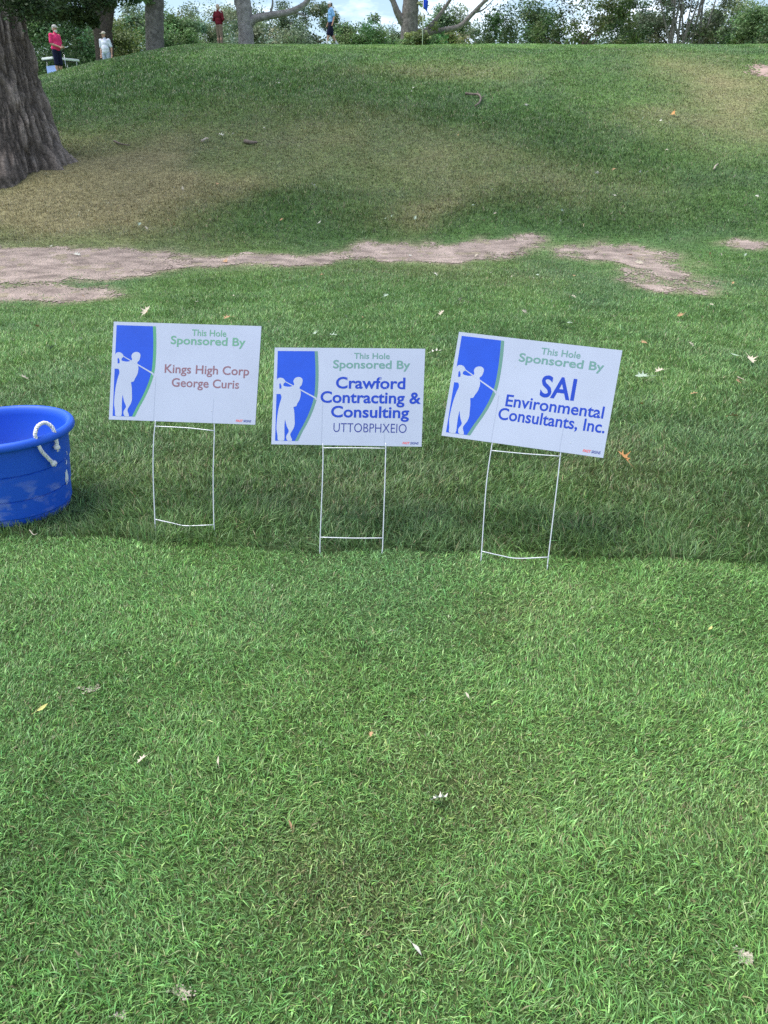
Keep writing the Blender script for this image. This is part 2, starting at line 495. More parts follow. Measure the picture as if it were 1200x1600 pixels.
# longer rough behind the mowing edge
x, y = scatter(2.5, 17.5, lambda v: 1.2 + .55 * v, lambda v: DENS * np.interp(v, [2.5, 4, 6, 9, 12, 14.5, 17.5], [13500, 10000, 6000, 3200, 2000, 1300, 0]))
x2, y2 = scatter(2.3, 16, lambda v: 5.5 + .62 * v, lambda v: np.interp(v, [2.3, 5, 9, 16], [6000, 3600, 1800, 400]))
k2 = np.abs(x2) > 1.2 + .55 * y2; x, y = np.concatenate([x, x2[k2]]), np.concatenate([y, y2[k2]])
keep = y > edge_y(x)
for k in range(len(DIRT_W)):
    dm = dirt_mask(x, y, k); keep &= (RNG.random(len(x)) > np.clip((dm + .35) / .55, 0, 1) * .965)
x, y = x[keep], y[keep]
nd = np.full(len(x), -9.0)
for k in range(len(DIRT_W)): nd = np.maximum(nd, poly_sd(x, y, DIRT_W[k]))
short = 1 - .55 * sstep((nd + 1.2) / 1.0)
clump = fbm(x * 5, y * 5, 78, 2)
h = (.030 + .030 * RNG.random(len(x))) * (.55 + .9 * clump) * short
h *= (.9 + .45 * (1 - sstep((y - edge_y(x) - .15) / .9)))
w = (.0019 + .0016 * RNG.random(len(x))) * np.interp(y, [2.5, 5, 9, 15], [1, 1.35, 2.0, 2.9])
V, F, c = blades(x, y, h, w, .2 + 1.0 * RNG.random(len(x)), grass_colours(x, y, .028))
struct(mesh_np('rough_grass', V, F, M_grass, col=c), 'stuff', 'longer darker grass behind the mowing edge', 'grass')
# hillside
x, y = scatter(13.5, 46, lambda v: 9 + .58 * v, lambda v: DENS * np.interp(v, [13.5, 17, 20, 28, 46], [0, 1000, 800, 500, 200]))
keep = np.ones(len(x), bool)
keep &= ~((x - bk[0] > -1.5) & (poly_sd(x, y, np.array(BUNK)) > 0))
x, y = x[keep], y[keep]
dry, lush_shade = fields(x, y); kd = np.ones(len(x), bool)
for k in range(len(DIRT_W)): kd &= dirt_mask(x, y, k) < -.1
x, y, dry, lush_shade = x[kd], y[kd], dry[kd], lush_shade[kd]
h = (.035 + .05 * RNG.random(len(x))) * (1 - .6 * dry) * (.8 + .6 * lush_shade) * np.interp(y, [15, 30, 36, 46], [1, 1, .6, .35])
w = (.006 + .006 * RNG.random(len(x))) * np.interp(y, [15, 30, 46], [1, 1.7, 2.4])
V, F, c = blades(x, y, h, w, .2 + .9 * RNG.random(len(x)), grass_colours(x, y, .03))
struct(mesh_np('hill_grass', V, F, M_grass, col=c), 'stuff', 'grass covering the hillside', 'grass')



# ------------------------------------------------------------------ yard signs
M_white = mat('white_corrugated_board', (.41, .455, .575), rough=.45, spec=.4, vary=(6, .04, 4))
M_printblue = mat('printed_blue', (.012, .075, .54), rough=.42, spec=.4, vary=(14, .06, 3))
M_printgreen = mat('printed_green', (.10, .32, .18), rough=.45)
M_printteal = mat('printed_faded_green', (.12, .26, .22), rough=.45)
M_inkgreen = mat('ink_green', (.14, .33, .23), rough=.5)
M_inkteal = mat('ink_faded_green', (.14, .29, .26), rough=.5)
M_inkblue = mat('ink_blue', (.012, .052, .42), rough=.5)
M_inknavy = mat('ink_navy', (.03, .045, .25), rough=.5)
M_inkmaroon = mat('ink_maroon', (.24, .125, .155), rough=.5)
M_inkred = mat('ink_red', (.75, .09, .07), rough=.5)
M_wire = mat('galvanised_wire', (.62, .64, .68), rough=.38, metal=.35, spec=.5)
M_crease = mat('board_crease', (.35, .395, .51), rough=.5)
M_smudge = mat('scuff_mark', (.50, .53, .58), rough=.7)

FONT_CAP = [None]
def font_mesh(body, bold=0.0, shear=0.0, space=1.0):
    c = bpy.data.curves.new('lettering', 'FONT')
    c.body = body; c.size = 1; c.offset = bold; c.shear = shear; c.space_character = space
    c.resolution_u = 4
    o = bpy.data.objects.new('lettering_tmp', c); COL.objects.link(o)
    bpy.context.view_layer.update()
    me = bpy.data.meshes.new_from_object(o.evaluated_get(bpy.context.evaluated_depsgraph_get()))
    bpy.data.objects.remove(o); bpy.data.curves.remove(c)
    return me

class Sign:
    def __init__(s, corners, base, yaw, lean):
        a = np.array([*gpt(*base[0]), 0]); b = np.array([*gpt(*base[1]), 0])
        s.m = (a + b) / 2; s.m[2] = h1(s.m[0], s.m[1])
        y, l = math.radians(yaw), math.radians(lean)
        s.u = np.array([math.cos(y), math.sin(y), 0]); back = np.array([-s.u[1], s.u[0], 0])
        s.up = np.array([0, 0, math.cos(l)]) + back * math.sin(l)
        s.n = -np.cross(s.up, s.u); s.n = np.cross(s.u, s.up)   # faces the viewer
        q = [s.on(*c) for c in corners]
        # one true rectangle fitted through the surveyed corners
        ctr = sum(q) / 4
        wv = ((q[1] - q[0]) + (q[2] - q[3])) / 2; hv = ((q[0] - q[3]) + (q[1] - q[2])) / 2
        sh = .35
        hp = np.array([-wv[1], wv[0]]) / np.hypot(*wv) * np.hypot(*hv)
        hv = hv * (1 - sh) + hp * sh
        s.TL = ctr - wv / 2 + hv / 2; s.wv = wv; s.hv = hv
        s.w = np.hypot(*wv); s.h = np.hypot(*hv)
    def on(s, px, py):
        r = ray(px, py); C = np.array([0, 0, CAM_H])
        t = np.dot(s.m - C, s.n) / np.dot(r, s.n); X = C + t * r - s.m
        return np.array([np.dot(X, s.u), np.dot(X, s.up)])
    def L(s, a, b, off=0.0):
        return s.u * a + s.up * b + s.n * off
    def P(s, u, v, off=0.0):
        q = s.TL + s.wv * u - s.hv * v
        wob = .0035 * math.sin(u * 3.1 + s.m[0] * 5) * math.cos(v * 2.2)
        return s.L(q[0], q[1], off + wob)

def resample(poly, step=.02):
    out = []
    n = len(poly)
    for i in range(n):
        a = np.array(poly[i]); b = np.array(poly[(i + 1) % n]); k = max(1, int(np.hypot(*(b - a)) / step))
        for t in range(k): out.append(tuple(a + (b - a) * t / k))
    return out

def flat_poly(s, name, polys, off, m, parent):
    bm = bmesh.new()
    for poly in polys:
        vs = [bm.verts.new(s.P(u, v, off)) for u, v in poly]
        es = [bm.edges.new((vs[i], vs[(i + 1) % len(vs)])) for i in range(len(vs))]
        bmesh.ops.triangle_fill(bm, edges=es, use_beauty=True)
    return obj_bm(name, bm, m, parent, smooth=False)

def smooth_poly(pts, res=3):
    p = np.array(pts, float); n = len(p); out = []
    for i in range(n):
        p0, p1, p2, p3 = p[i - 1], p[i], p[(i + 1) % n], p[(i + 2) % n]
        for t in np.linspace(0, 1, res, endpoint=False):
            out.append(tuple(.5 * (2 * p1 + (p2 - p0) * t + (2 * p0 - 5 * p1 + 4 * p2 - p3) * t * t + (3 * p1 - p0 - 3 * p2 + p3) * t ** 3)))
    return out

GOLFER = [(94, 318), (98, 302), (108, 294), (122, 292), (138, 297), (150, 311), (151, 322), (141, 330), (139, 345), (158, 351), (180, 352), (203, 345), (210, 336), (205, 316), (212, 298), (228, 288),
          (248, 287), (263, 297), (266, 312), (262, 330), (257, 343), (246, 354), (247, 366), (253, 386), (252, 410), (244, 440), (231, 462), (222, 482), (205, 487), (207, 504), (210, 530), (211, 565), (212, 600),
          (204, 630), (189, 656), (182, 676), (193, 713), (162, 713), (155, 686), (166, 664), (172, 648), (160, 620), (152, 590), (148, 574), (144, 610), (143, 655), (140, 713), (101, 713), (97, 680), (91, 640),
          (92, 600), (97, 550), (103, 510), (112, 470), (118, 450), (125, 425), (117, 402), (90, 400), (87, 365), (91, 340)]
GAP = [(111, 334), (118, 329), (125, 345), (125, 364), (112, 366)]
def gz(p):
    x, y = p
    v = (y - 90) / 650.0
    return ((x - (82 - 27 * v)) / 990.0, v)

def text(s, parent, name, body, u0, u1, vcap, vbase, m, bold=0.0, shear=0.0, off=.0005, space=1.0):
    if FONT_CAP[0] is None:
        me = font_mesh('H'); FONT_CAP[0] = max(v.co.y for v in me.vertices); bpy.data.meshes.remove(me)
    me = font_mesh(body, bold, shear, space)
    xs = [v.co.x for v in me.vertices]
    x0, x1 = min(xs), max(xs)
    for v in me.vertices:
        uu = u0 + (v.co.x - x0) / (x1 - x0) * (u1 - u0)
        vv = vbase - v.co.y / FONT_CAP[0] * (vbase - vcap)
        v.co = s.P(uu, vv, off)
    bm = bmesh.new(); bm.from_mesh(me); bmesh.ops.dissolve_degenerate(bm, dist=1e-6, edges=bm.edges[:])
    bmesh.ops.recalc_face_normals(bm, faces=bm.faces)
    bm.normal_update()
    for f in bm.faces:
        f.material_index = 0; f.smooth = False
        if f.normal.dot(Vector(s.n)) < 0: f.normal_flip()
    m2 = bpy.data.meshes.new(name); bm.to_mesh(m2); bm.free(); bpy.data.meshes.remove(me)
    m2.materials.append(m)
    o = bpy.data.objects.new(name, m2); COL.objects.link(o); o.parent = parent
    return o

def build_sign(s, label, lines, stake, seed, green, teal):
    r = np.random.default_rng(seed)
    t = thing('yard_sign', s.m, label, 'yard sign', 'sponsor signs standing in the grass')
    # panel with thickness and fluted core edges
    N, K = 48, 32
    bm = bmesh.new()
    f = [[bm.verts.new(s.P(a / N, b / K, 0)) for a in range(N + 1)] for b in range(K + 1)]
    g = [[bm.verts.new(s.P(a / N, b / K, -.0042)) for a in range(N + 1)] for b in range(K + 1)]
    for b in range(K):
        for a in range(N):
            bm.faces.new((f[b][a], f[b + 1][a], f[b + 1][a + 1], f[b][a + 1]))
            bm.faces.new((g[b][a], g[b][a + 1], g[b + 1][a + 1], g[b + 1][a]))
    for a in range(N):
        bm.faces.new((f[0][a], f[0][a + 1], g[0][a + 1], g[0][a])); bm.faces.new((f[K][a + 1], f[K][a], g[K][a], g[K][a + 1]))
    for b in range(K):
        bm.faces.new((f[b + 1][0], f[b][0], g[b][0], g[b + 1][0])); bm.faces.new((f[b][N], f[b + 1][N], g[b + 1][N], g[b][N]))
    panel = obj_bm('sign_panel', bm, M_white, t, smooth=False)
    # blue field with a bulging right edge, green stripe beside it
    vs = np.linspace(.035, .962, 28)
    edge = lambda v: .262 + .03 * math.sin(math.pi * min(1, (v + .18) / 1.05)) - .095 * max(0, (v - .45) / .52) ** 1.7 - .012
    left = lambda v: .021 + .004 * v
    flat_poly(s, 'blue_field', [[(left(v), v) for v in np.linspace(.962, .035, 20)] + [(u, .035) for u in np.linspace(.04, edge(.035) - .02, 10)] + [(edge(v), v) for v in vs] + [(u, .962) for u in np.linspace(edge(.962) - .02, .04, 10)]], .0003, M_printblue, panel)
    flat_poly(s, 'green_stripe', [[(edge(v) + .0005, v) for v in vs] + [(edge(v) + .021, v) for v in vs[::-1]]], .0003, teal, panel)
    gp = [gz(p) for p in smooth_poly(GOLFER, 3)]
    gp = [(max(u, left(v) - .001), min(v, .9625)) for u, v in gp]
    c0, c1 = gz((140, 312)), gz((352, 424))
    dx, dy = c1[0] - c0[0], c1[1] - c0[1]
    club = [(c0[0], c0[1] - .004), (c1[0], c1[1] - .006), (c1[0] + .006, c1[1] + .002), (c1[0] + .007, c1[1] + .022), (c1[0] + .001, c1[1] + .026), (c1[0] - .004, c1[1] + .008), (c0[0], c0[1] + .005)]
    gf = flat_poly(s, 'golfer_figure', [gp], .0006, M_white, panel)
    flat_poly(s, 'golf_club_shaft', [club], .0008, M_white, panel)
    flat_poly(s, 'arm_gap', [[gz(p) for p in GAP]], .0010, M_printblue, panel)
    for nm, body, u0, u1, vc, vb, m, bold, *rest in lines:
        text(s, panel, nm, body, u0, u1, vc, vb, m, bold, *rest)
    for q in (0, 1):      # the stake shows faintly through the flutes
        a_ = s.on(*stake[q][0]); d_ = a_ - s.TL
        u_ = float(np.dot(d_, s.wv) / s.w ** 2)
        flat_poly(s, 'flute_crease', [[(u_ - .0016, .55 + .2 * q), (u_ + .0016, .55 + .2 * q), (u_ + .0016, .998), (u_ - .0016, .998)]], .00035, M_crease, panel)
    # scuffs on the board
    polys = []
    for _ in range(9):
        cu, cv = r.uniform(.33, .95), r.uniform(.05, .95); rr = r.uniform(.0015, .0045)
        polys.append([(cu + rr * math.cos(a) * r.uniform(.5, 1.2), cv + 1.5 * rr * math.sin(a) * r.uniform(.5, 1.3)) for a in np.linspace(0, 6.28, 8)[:-1]])
    flat_poly(s, 'scuff_marks', polys, .0008, M_smudge, panel)
    # wire stake
    mb = Multi()
    for k, line in enumerate(stake):
        pts = [s.on(*p) for p in line]
        pts3 = [s.L(p[0], p[1], -.0022 if k < 2 else -.001) for p in pts]
        if k < 2:
            q = s.on(*line[0]); d = (np.array(q) - np.array(s.on(*line[1]))); d /= np.hypot(*d)
            q2 = np.array(q) + np.array([-s.wv[1], s.wv[0]]) / s.w * .002
            pts3 = [s.L(q2[0], q2[1], -.0022)] + pts3
            e = pts3[-1] - pts3[-2]; e /= np.linalg.norm(e)
            pts3.append(pts3[-1] + e * .06)
        mb.tube(pts3, .0024, 8, res=5)
    mb.build('wire_stake', M_wire, t)
    return t

def Z(x0, y0, k, pts): return [(x0 + x / k, y0 + y / k) for x, y in pts]
s1 = Sign([(180, 503), (408, 509), (399, 664), (168, 655)], [(243, 836), (337, 838)], -4, 24)
s2 = Sign([(430, 543), (665, 545), (658, 698), (423, 694)], [(500, 862), (597, 872)], -3, 24)
s3 = Sign([(719, 519), (972, 547), (943, 716), (688, 680)], [(751, 885), (856, 885)], -12, 24)
k = 4.21
build_sign(s1, 'white yard sign with faded maroon lettering, beside the blue tub', [
    ('lettering', 'This Hole', .535, .768, .055, .117, M_inkgreen, .012), ('lettering', 'Sponsored By', .395, .90, .128, .207, M_inkgreen, .018),
    ('lettering', 'Kings High Corp', .365, .937, .418, .502, M_inkmaroon, .012), ('lettering', 'George Curis', .418, .875, .556, .640, M_inkmaroon, .012),
    ('maker_mark', 'FAST', .868, .916, .955, .977, M_inkred, .02, .25), ('maker_mark', 'SIGNS', .918, .972, .955, .977, M_inknavy, .02, .25)],
    [Z(150, 480, k, [(390, 755), (378, 880), (375, 1100), (386, 1390), (391, 1500)]), Z(150, 480, k, [(777, 765), (778, 830), (770, 1100), (775, 1430), (788, 1510)]),
     Z(150, 480, k, [(386, 783), (590, 793), (778, 813)]), Z(150, 480, k, [(386, 1395), (500, 1420), (590, 1438), (775, 1432)])], 1, M_inkgreen, M_printgreen)
build_sign(s2, 'white yard sign with four lines of blue lettering, upright between two other signs', [
    ('lettering', 'This Hole', .532, .768, .050, .108, M_inkteal, .012), ('lettering', 'Sponsored By', .395, .905, .126, .206, M_inkteal, .018),
    ('lettering', 'Crawford', .418, .878, .300, .412, M_inkblue, .022), ('lettering', 'Contracting &', .318, .985, .448, .560, M_inkblue, .022),
    ('lettering', 'Consulting', .392, .910, .597, .708, M_inkblue, .022), ('lettering', 'UTTOBPHXEIO', .412, .897, .770, .862, M_inknavy, -.006),
    ('maker_mark', 'FAST', .873, .922, .955, .977, M_inkred, .02, .25), ('maker_mark', 'SIGNS', .924, .980, .955, .977, M_inknavy, .02, .25)],
    [Z(410, 520, k, [(398, 740), (397, 900), (380, 1345), (378, 1450)]), Z(410, 520, k, [(812, 745), (805, 1000), (793, 1345), (790, 1420), (780, 1480)]),
     Z(410, 520, k, [(398, 757), (600, 757), (812, 760)]), Z(410, 520, k, [(380, 1345), (600, 1351), (793, 1350)])], 2, M_inkteal, M_printteal)
k = 3.75
build_sign(s3, 'tilted white yard sign with blue lettering, farthest from the blue tub', [
    ('lettering', 'This Hole', .524, .762, .058, .118, M_inkteal, .012), ('lettering', 'Sponsored By', .396, .912, .132, .208, M_inkteal, .018),
    ('lettering', 'SAI', .558, .768, .315, .508, M_inkblue, .02), ('lettering', 'Environmental', .362, .958, .533, .640, M_inkblue, .016),
    ('lettering', 'Consultants, Inc.', .330, .980, .664, .772, M_inkblue, .016),
    ('maker_mark', 'FAST', .873, .922, .945, .969, M_inkred, .02, .25), ('maker_mark', 'SIGNS', .924, .980, .945, .969, M_inknavy, .02, .25)],
    [Z(680, 500, k, [(335, 715), (300, 960), (272, 1355), (265, 1450)]), Z(680, 500, k, [(735, 775), (715, 960), (663, 1390), (658, 1440)]),
     Z(680, 500, k, [(330, 765), (530, 784), (734, 798)]), Z(680, 500, k, [(272, 1355), (380, 1380), (480, 1397), (663, 1390)])], 3, M_inkteal, M_printteal)

# ------------------------------------------------------------------ blue tub with rope handles
def tub_material():
    m = mat('blue_plastic', (.012, .10, .58), rough=.5, spec=.45)
    t = m.node_tree; b = t.nodes['Principled BSDF']
    c = t.nodes.new('ShaderNodeTexCoord'); mpn = t.nodes.new('ShaderNodeMapping'); mpn.inputs['Scale'].default_value = (13, 13, 24)
    n = t.nodes.new('ShaderNodeTexNoise'); n.inputs['Scale'].default_value = 1.0; n.inputs['Detail'].default_value = 9; n.inputs['Distortion'].default_value = .35
    r = t.nodes.new('ShaderNodeValToRGB'); r.color_ramp.elements[0].position = .50; r.color_ramp.elements[1].position = .68
    sx = t.nodes.new('ShaderNodeSeparateXYZ')
    a = t.nodes.new('ShaderNodeMapRange'); a.inputs[1].default_value = .27; a.inputs[2].default_value = .12     # dried splashes sit low on the side
    mul = t.nodes.new('ShaderNodeMath'); mul.operation = 'MULTIPLY'; mul2 = t.nodes.new('ShaderNodeMath'); mul2.operation = 'MULTIPLY'; mul2.inputs[1].default_value = .36
    mixn = t.nodes.new('ShaderNodeMix'); mixn.data_type = 'RGBA'
    mixn.inputs['A'].default_value = (.010, .095, .60, 1); mixn.inputs['B'].default_value = (.42, .47, .66, 1)
    t.links.new(c.outputs['Object'], mpn.inputs[0]); t.links.new(mpn.outputs[0], n.inputs['Vector']); t.links.new(n.outputs['Fac'], r.inputs[0])
    t.links.new(c.outputs['Object'], sx.inputs[0]); t.links.new(sx.outputs['Z'], a.inputs[0])
    t.links.new(r.outputs[0], mul.inputs[0]); t.links.new(a.outputs[0], mul.inputs[1]); t.links.new(mul.outputs[0], mul2.inputs[0])
    t.links.new(mul2.outputs[0], mixn.inputs['Factor']); t.links.new(mixn.outputs['Result'], b.inputs['Base Color'])
    n2 = t.nodes.new('ShaderNodeTexNoise'); n2.inputs['Scale'].default_value = 30; t.links.new(c.outputs['Object'], n2.inputs['Vector'])
    mr = t.nodes.new('ShaderNodeMapRange'); mr.inputs[3].default_value = .42; mr.inputs[4].default_value = .62
    t.links.new(n2.outputs['Fac'], mr.inputs[0]); t.links.new(mr.outputs[0], b.inputs['Roughness'])
    return m
M_tub = tub_material()
M_rope = mat('white_rope', (.78, .77, .78), rough=.9, bump=(160, .8, .004))
def lathe(prof, n=96):
    P = np.array(prof); an = np.linspace(0, 2 * np.pi, n, endpoint=False)
    V = np.stack([P[:, 0][:, None] * np.cos(an), P[:, 0][:, None] * np.sin(an), np.repeat(P[:, 1][:, None], n, 1)], -1).reshape(-1, 3)
    i = np.arange(len(P) - 1)[:, None] * n; j = np.arange(n)[None, :]; j2 = (j + 1) % n
    F = np.stack([i + j, i + j2, i + n + j2, i + n + j], -1).reshape(-1, 4)
    return V, F
TB = gpt(32, 796); TBX, TBY = TB
HT, RT = .375, .283
tub = thing('plastic_tub', (TBX, TBY, h1(TBX, TBY) + .006), 'round blue plastic tub with white rope handle standing on the grass', 'tub', rz=0)
outer = [(0, 0), (.225, 0), (.240, .004), (.247, .012), (.249, .035), (.2490, .0365), (.2495, .039), (.2545, .042), (.2545, .112), (.2495, .1145), (.2500, .1175), (.2595, .121), (.2605, .219), (.2555, .2215), (.2560, .2245), (.2665, .228), (.267, .318), (.2665, .328),
         (.270, .333), (.290, .335), (.297, .339), (.2995, .347), (.298, .357), (.292, .365), (.284, .3685), (.276, .3675), (.269, .362), (.2625, .352), (.259, .335), (.2555, .225), (.250, .221), (.249, .118), (.244, .114), (.238, .012), (.225, .008), (0, .008)]
outer = [(r * (.925 + .097 * min(z / .335, 1)), z * 1.13) for r, z in outer]
V, F = lathe(outer)
body = mesh_np('tub_body', V, F, M_tub, tub, smooth=True)
md = body.modifiers.new('edges', 'EDGE_SPLIT'); md.split_angle = math.radians(50)
def rope_handle(a0, da):
    mb = Multi()
    def pt(a, r, z): return (r * 1.02 * 1.045 * math.cos(a), r * 1.02 * 1.045 * math.sin(a), z * 1.13)
    A, B = a0 - da, a0 + da
    path = [pt(A + .20, .268, .250), pt(A + .12, .273, .278), pt(A + .03, .278, .318), pt(A, .272, .372), pt(A + .02, .270, .39), pt((A + B) / 2 - .06, .258, .405), pt((A + B) / 2 + .08, .252, .407), pt(B - .02, .262, .394), pt(B, .272, .372), pt(B, .2755, .33), pt(B, .273, .31)]
    core, rr = spline(path, np.full(len(path), .007), 9)
    T = np.gradient(core, axis=0); T /= np.linalg.norm(T, axis=1)[:, None]
    A1 = np.cross(T, [0.1, .2, 1]); A1 /= np.linalg.norm(A1, axis=1)[:, None]; B1 = np.cross(T, A1)
    s = np.concatenate([[0], np.cumsum(np.linalg.norm(np.diff(core, axis=0), axis=1))])
    for st in range(3):
        ph = s / .035 * 2 * np.pi + st * 2.094
        mb.tube(core + .0038 * (np.cos(ph)[:, None] * A1 + np.sin(ph)[:, None] * B1), .0052, 8)
    for e, d in ((core[0], -T[0]), (core[-1], T[-1])):
        mb.tube([e - d * .004, e + d * .005, e + d * .013, e + d * .017], [.008, .0135, .0145, .008], 10, .12)
        for q in range(9):
            v = np.array(d) * .012 + RNG.normal(0, .0035, 3)
            mb.tube([e + d * .012, e + d * .012 + v, e + d * .012 + v * 1.1], [.002, .0016, .0008], 4)
    return mb.build('rope_handle', M_rope, tub)
rope_handle(math.radians(-29), .165)
mb = Multi()
for (a, z0, z1, wd) in ((.02, .215, .29, .04), (-.03, .125, .20, .07)):
    pts = []
    for k2 in range(14):
        th = k2 / 14 * 2 * np.pi
        pts.append((a + wd * math.cos(th) * RNG.uniform(.7, 1.15), (z0 + z1) / 2 + (z1 - z0) / 2 * math.sin(th) * RNG.uniform(.75, 1.1)))
    def rad(z): return float(np.interp(z, [p[1] for p in outer[4:18]], [p[0] for p in outer[4:18]])) + .0012
    V = [(rad(z) * math.cos(t), rad(z) * math.sin(t), z) for t, z in pts]
    cz = (z0 + z1) / 2; V.append((rad(cz) * math.cos(a), rad(cz) * math.sin(a), cz))
    mb.add(V, [[i, (i + 1) % 14, 14] for i in range(14)])
mb.build('torn_label', mat('torn_paper_label', (.72, .76, .86), rough=.7), tub)

# ------------------------------------------------------------------ trees
M_bark_dark = mat('furrowed_bark', (.085, .068, .058), rough=.95, spec=.1, vary=(14, .4, 10), bump=(40, .9, .03))
M_bark_grey = mat('grey_bark', (.17, .155, .145), rough=.95, spec=.1, vary=(6, .4, 8), bump=(18, .9, .05))
M_bark_pale = mat('weathered_bark', (.27, .25, .245), rough=.95, spec=.1, vary=(5, .35, 8), bump=(14, .9, .06))
M_bark_mid = mat('brown_bark', (.12, .105, .09), rough=.95, spec=.1, vary=(6, .35, 8), bump=(18, .9, .05))

def leaf_arrays(C, N, size, colr, rng, up=.5):
    n = len(C)
    nrm = rng.normal(size=(n, 3)); nrm[:, 2] = np.abs(nrm[:, 2]) * 1.2 + up; nrm /= np.linalg.norm(nrm, axis=1)[:, None]
    a = rng.normal(size=(n, 3)); a -= (a * nrm).sum(1)[:, None] * nrm; a /= np.linalg.norm(a, axis=1)[:, None]
    b = np.cross(nrm, a)
    L = (size * rng.uniform(.6, 1.4, n))[:, None]; Wd = L * rng.uniform(.4, .75, n)[:, None]
    bend = nrm * L * rng.uniform(-.25, .1, n)[:, None]
    V = np.stack([C - a * L, C - b * Wd + bend * .2, C + a * L + bend, C + b * Wd + bend * .2], 1).reshape(-1, 3)
    F = (np.arange(n) * 4)[:, None] + np.arange(4)[None]
    return V, F, np.repeat(colr, 4, 0)

def crown(parent, clumps, per, size, base, seed, var=.25, hue=.12, name='crown', flat=.75):
    """clumps: list of (centre, radius); leaves fill each clump, gaps stay between clumps"""
    rng = np.random.default_rng(seed)
    Cs, Ks = [], []
    for c, r in clumps:
        k = max(6, int(per * rng.uniform(.6, 1.3)))
        d = rng.normal(size=(k, 3)); d /= np.linalg.norm(d, axis=1)[:, None]
        p = np.array(c) + d * (r * rng.random(k) ** .45)[:, None] * np.array([1, 1, flat])
        p += rng.normal(0, r * .16, p.shape)
        f = math.exp(rng.normal(0, var * .7))
        tint = np.array(base) * f * (1 + rng.normal(0, hue, 3) * np.array([1, .3, .7]))
        Cs.append(p); Ks.append(np.tile(tint, (k, 1)) * np.exp(rng.normal(0, var, k))[:, None])
    C = np.vstack(Cs); K = np.clip(np.vstack(Ks), .004, .5)
    V, F, c = leaf_arrays(C, None, size, K, rng)
    return mesh_np(name, V, F, M_leaf, parent, col=c)

def shell_clumps(center, rx, ry, rz, n, rc, rng, low=-1.0):
    out = []
    while len(out) < n:
        d = rng.normal(size=3); d /= np.linalg.norm(d)
        if d[2] < low: continue
        q = rng.uniform(.35, 1.0) ** .5
        q *= 1 + .16 * math.sin(3 * math.atan2(d[1], d[0]) + rx) + rng.normal(0, .06)
        out.append((np.array(center) + d * q * np.array([rx, ry, rz]), rc * rng.uniform(.6, 1.35)))
    return out

def limbs_to(mb, trunk_pts, trunk_r, targets, r0, rng, sag=.0, sides=6):
    tp = np.array(trunk_pts)
    for c in targets:
        c = np.array(c)
        i = rng.integers(max(1, len(tp) // 2), len(tp))
        a = tp[i]
        m1 = a * .65 + c * .35 + rng.normal(0, .12, 3) * np.linalg.norm(c - a) * .6; m2 = a * .3 + c * .7 + rng.normal(0, .12, 3) * np.linalg.norm(c - a) * .5
        m1[2] += .1 * np.linalg.norm(c - a); m2[2] += .06 * np.linalg.norm(c - a) - sag
        r = min(r0, trunk_r[i] * .6) * rng.uniform(.6, 1)
        mb.tube([a, m1, m2, c], [r, r * .65, r * .38, r * .12], sides, .05, res=4)

def tree(px, d, height, rx, rz, base, label, seed, per=90, size=.22, n=46, trunk_r=.3, bark=None, low=-.85, zc=None, name='deciduous_tree', group=None, cat='tree', trunk=True, rc=None, nl=9, flat=.75, var=.25):
    rng = np.random.default_rng(seed)
    x, y, z = at_dist(px, d)
    t = thing(name, (x, y, z - .1), label, cat, group)
    zc = zc if zc is not None else height - rz
    cl = shell_clumps((0, 0, zc), rx, rx * .85, rz, n, rc or rx * .30, rng, low)
    if trunk:
        mb = Multi()
        hh = max(.6, zc)
        tp = [(0, 0, -.3)] + [(rng.normal(0, .04) * hh * f, rng.normal(0, .04) * hh * f, hh * f) for f in (.12, .35, .6, .85, 1.0)]
        tr = [trunk_r * q for q in (1.35, 1.05, .9, .75, .55, .35)]
        mb.tube(tp, tr, 10, .04, res=4)
        idx = rng.choice(len(cl), min(nl, len(cl)), replace=False)
        limbs_to(mb, tp, tr, [cl[q][0] for q in idx], trunk_r * .5, rng)
        mb.build('trunk', bark or M_bark_mid, t)
    crown(t, cl, per, size, base, seed + 500, var=var, flat=flat)
    return t

G1 = (.145, .235, .095); G2 = (.185, .25, .135); G3 = (.085, .145, .062); G4 = (.22, .27, .165); G5 = (.13, .19, .108); GY = (.16, .22, .08)  # paler tints carry distance haze in the leaf colour
BGRP = 'trees and shrubs along the far edge of the course'
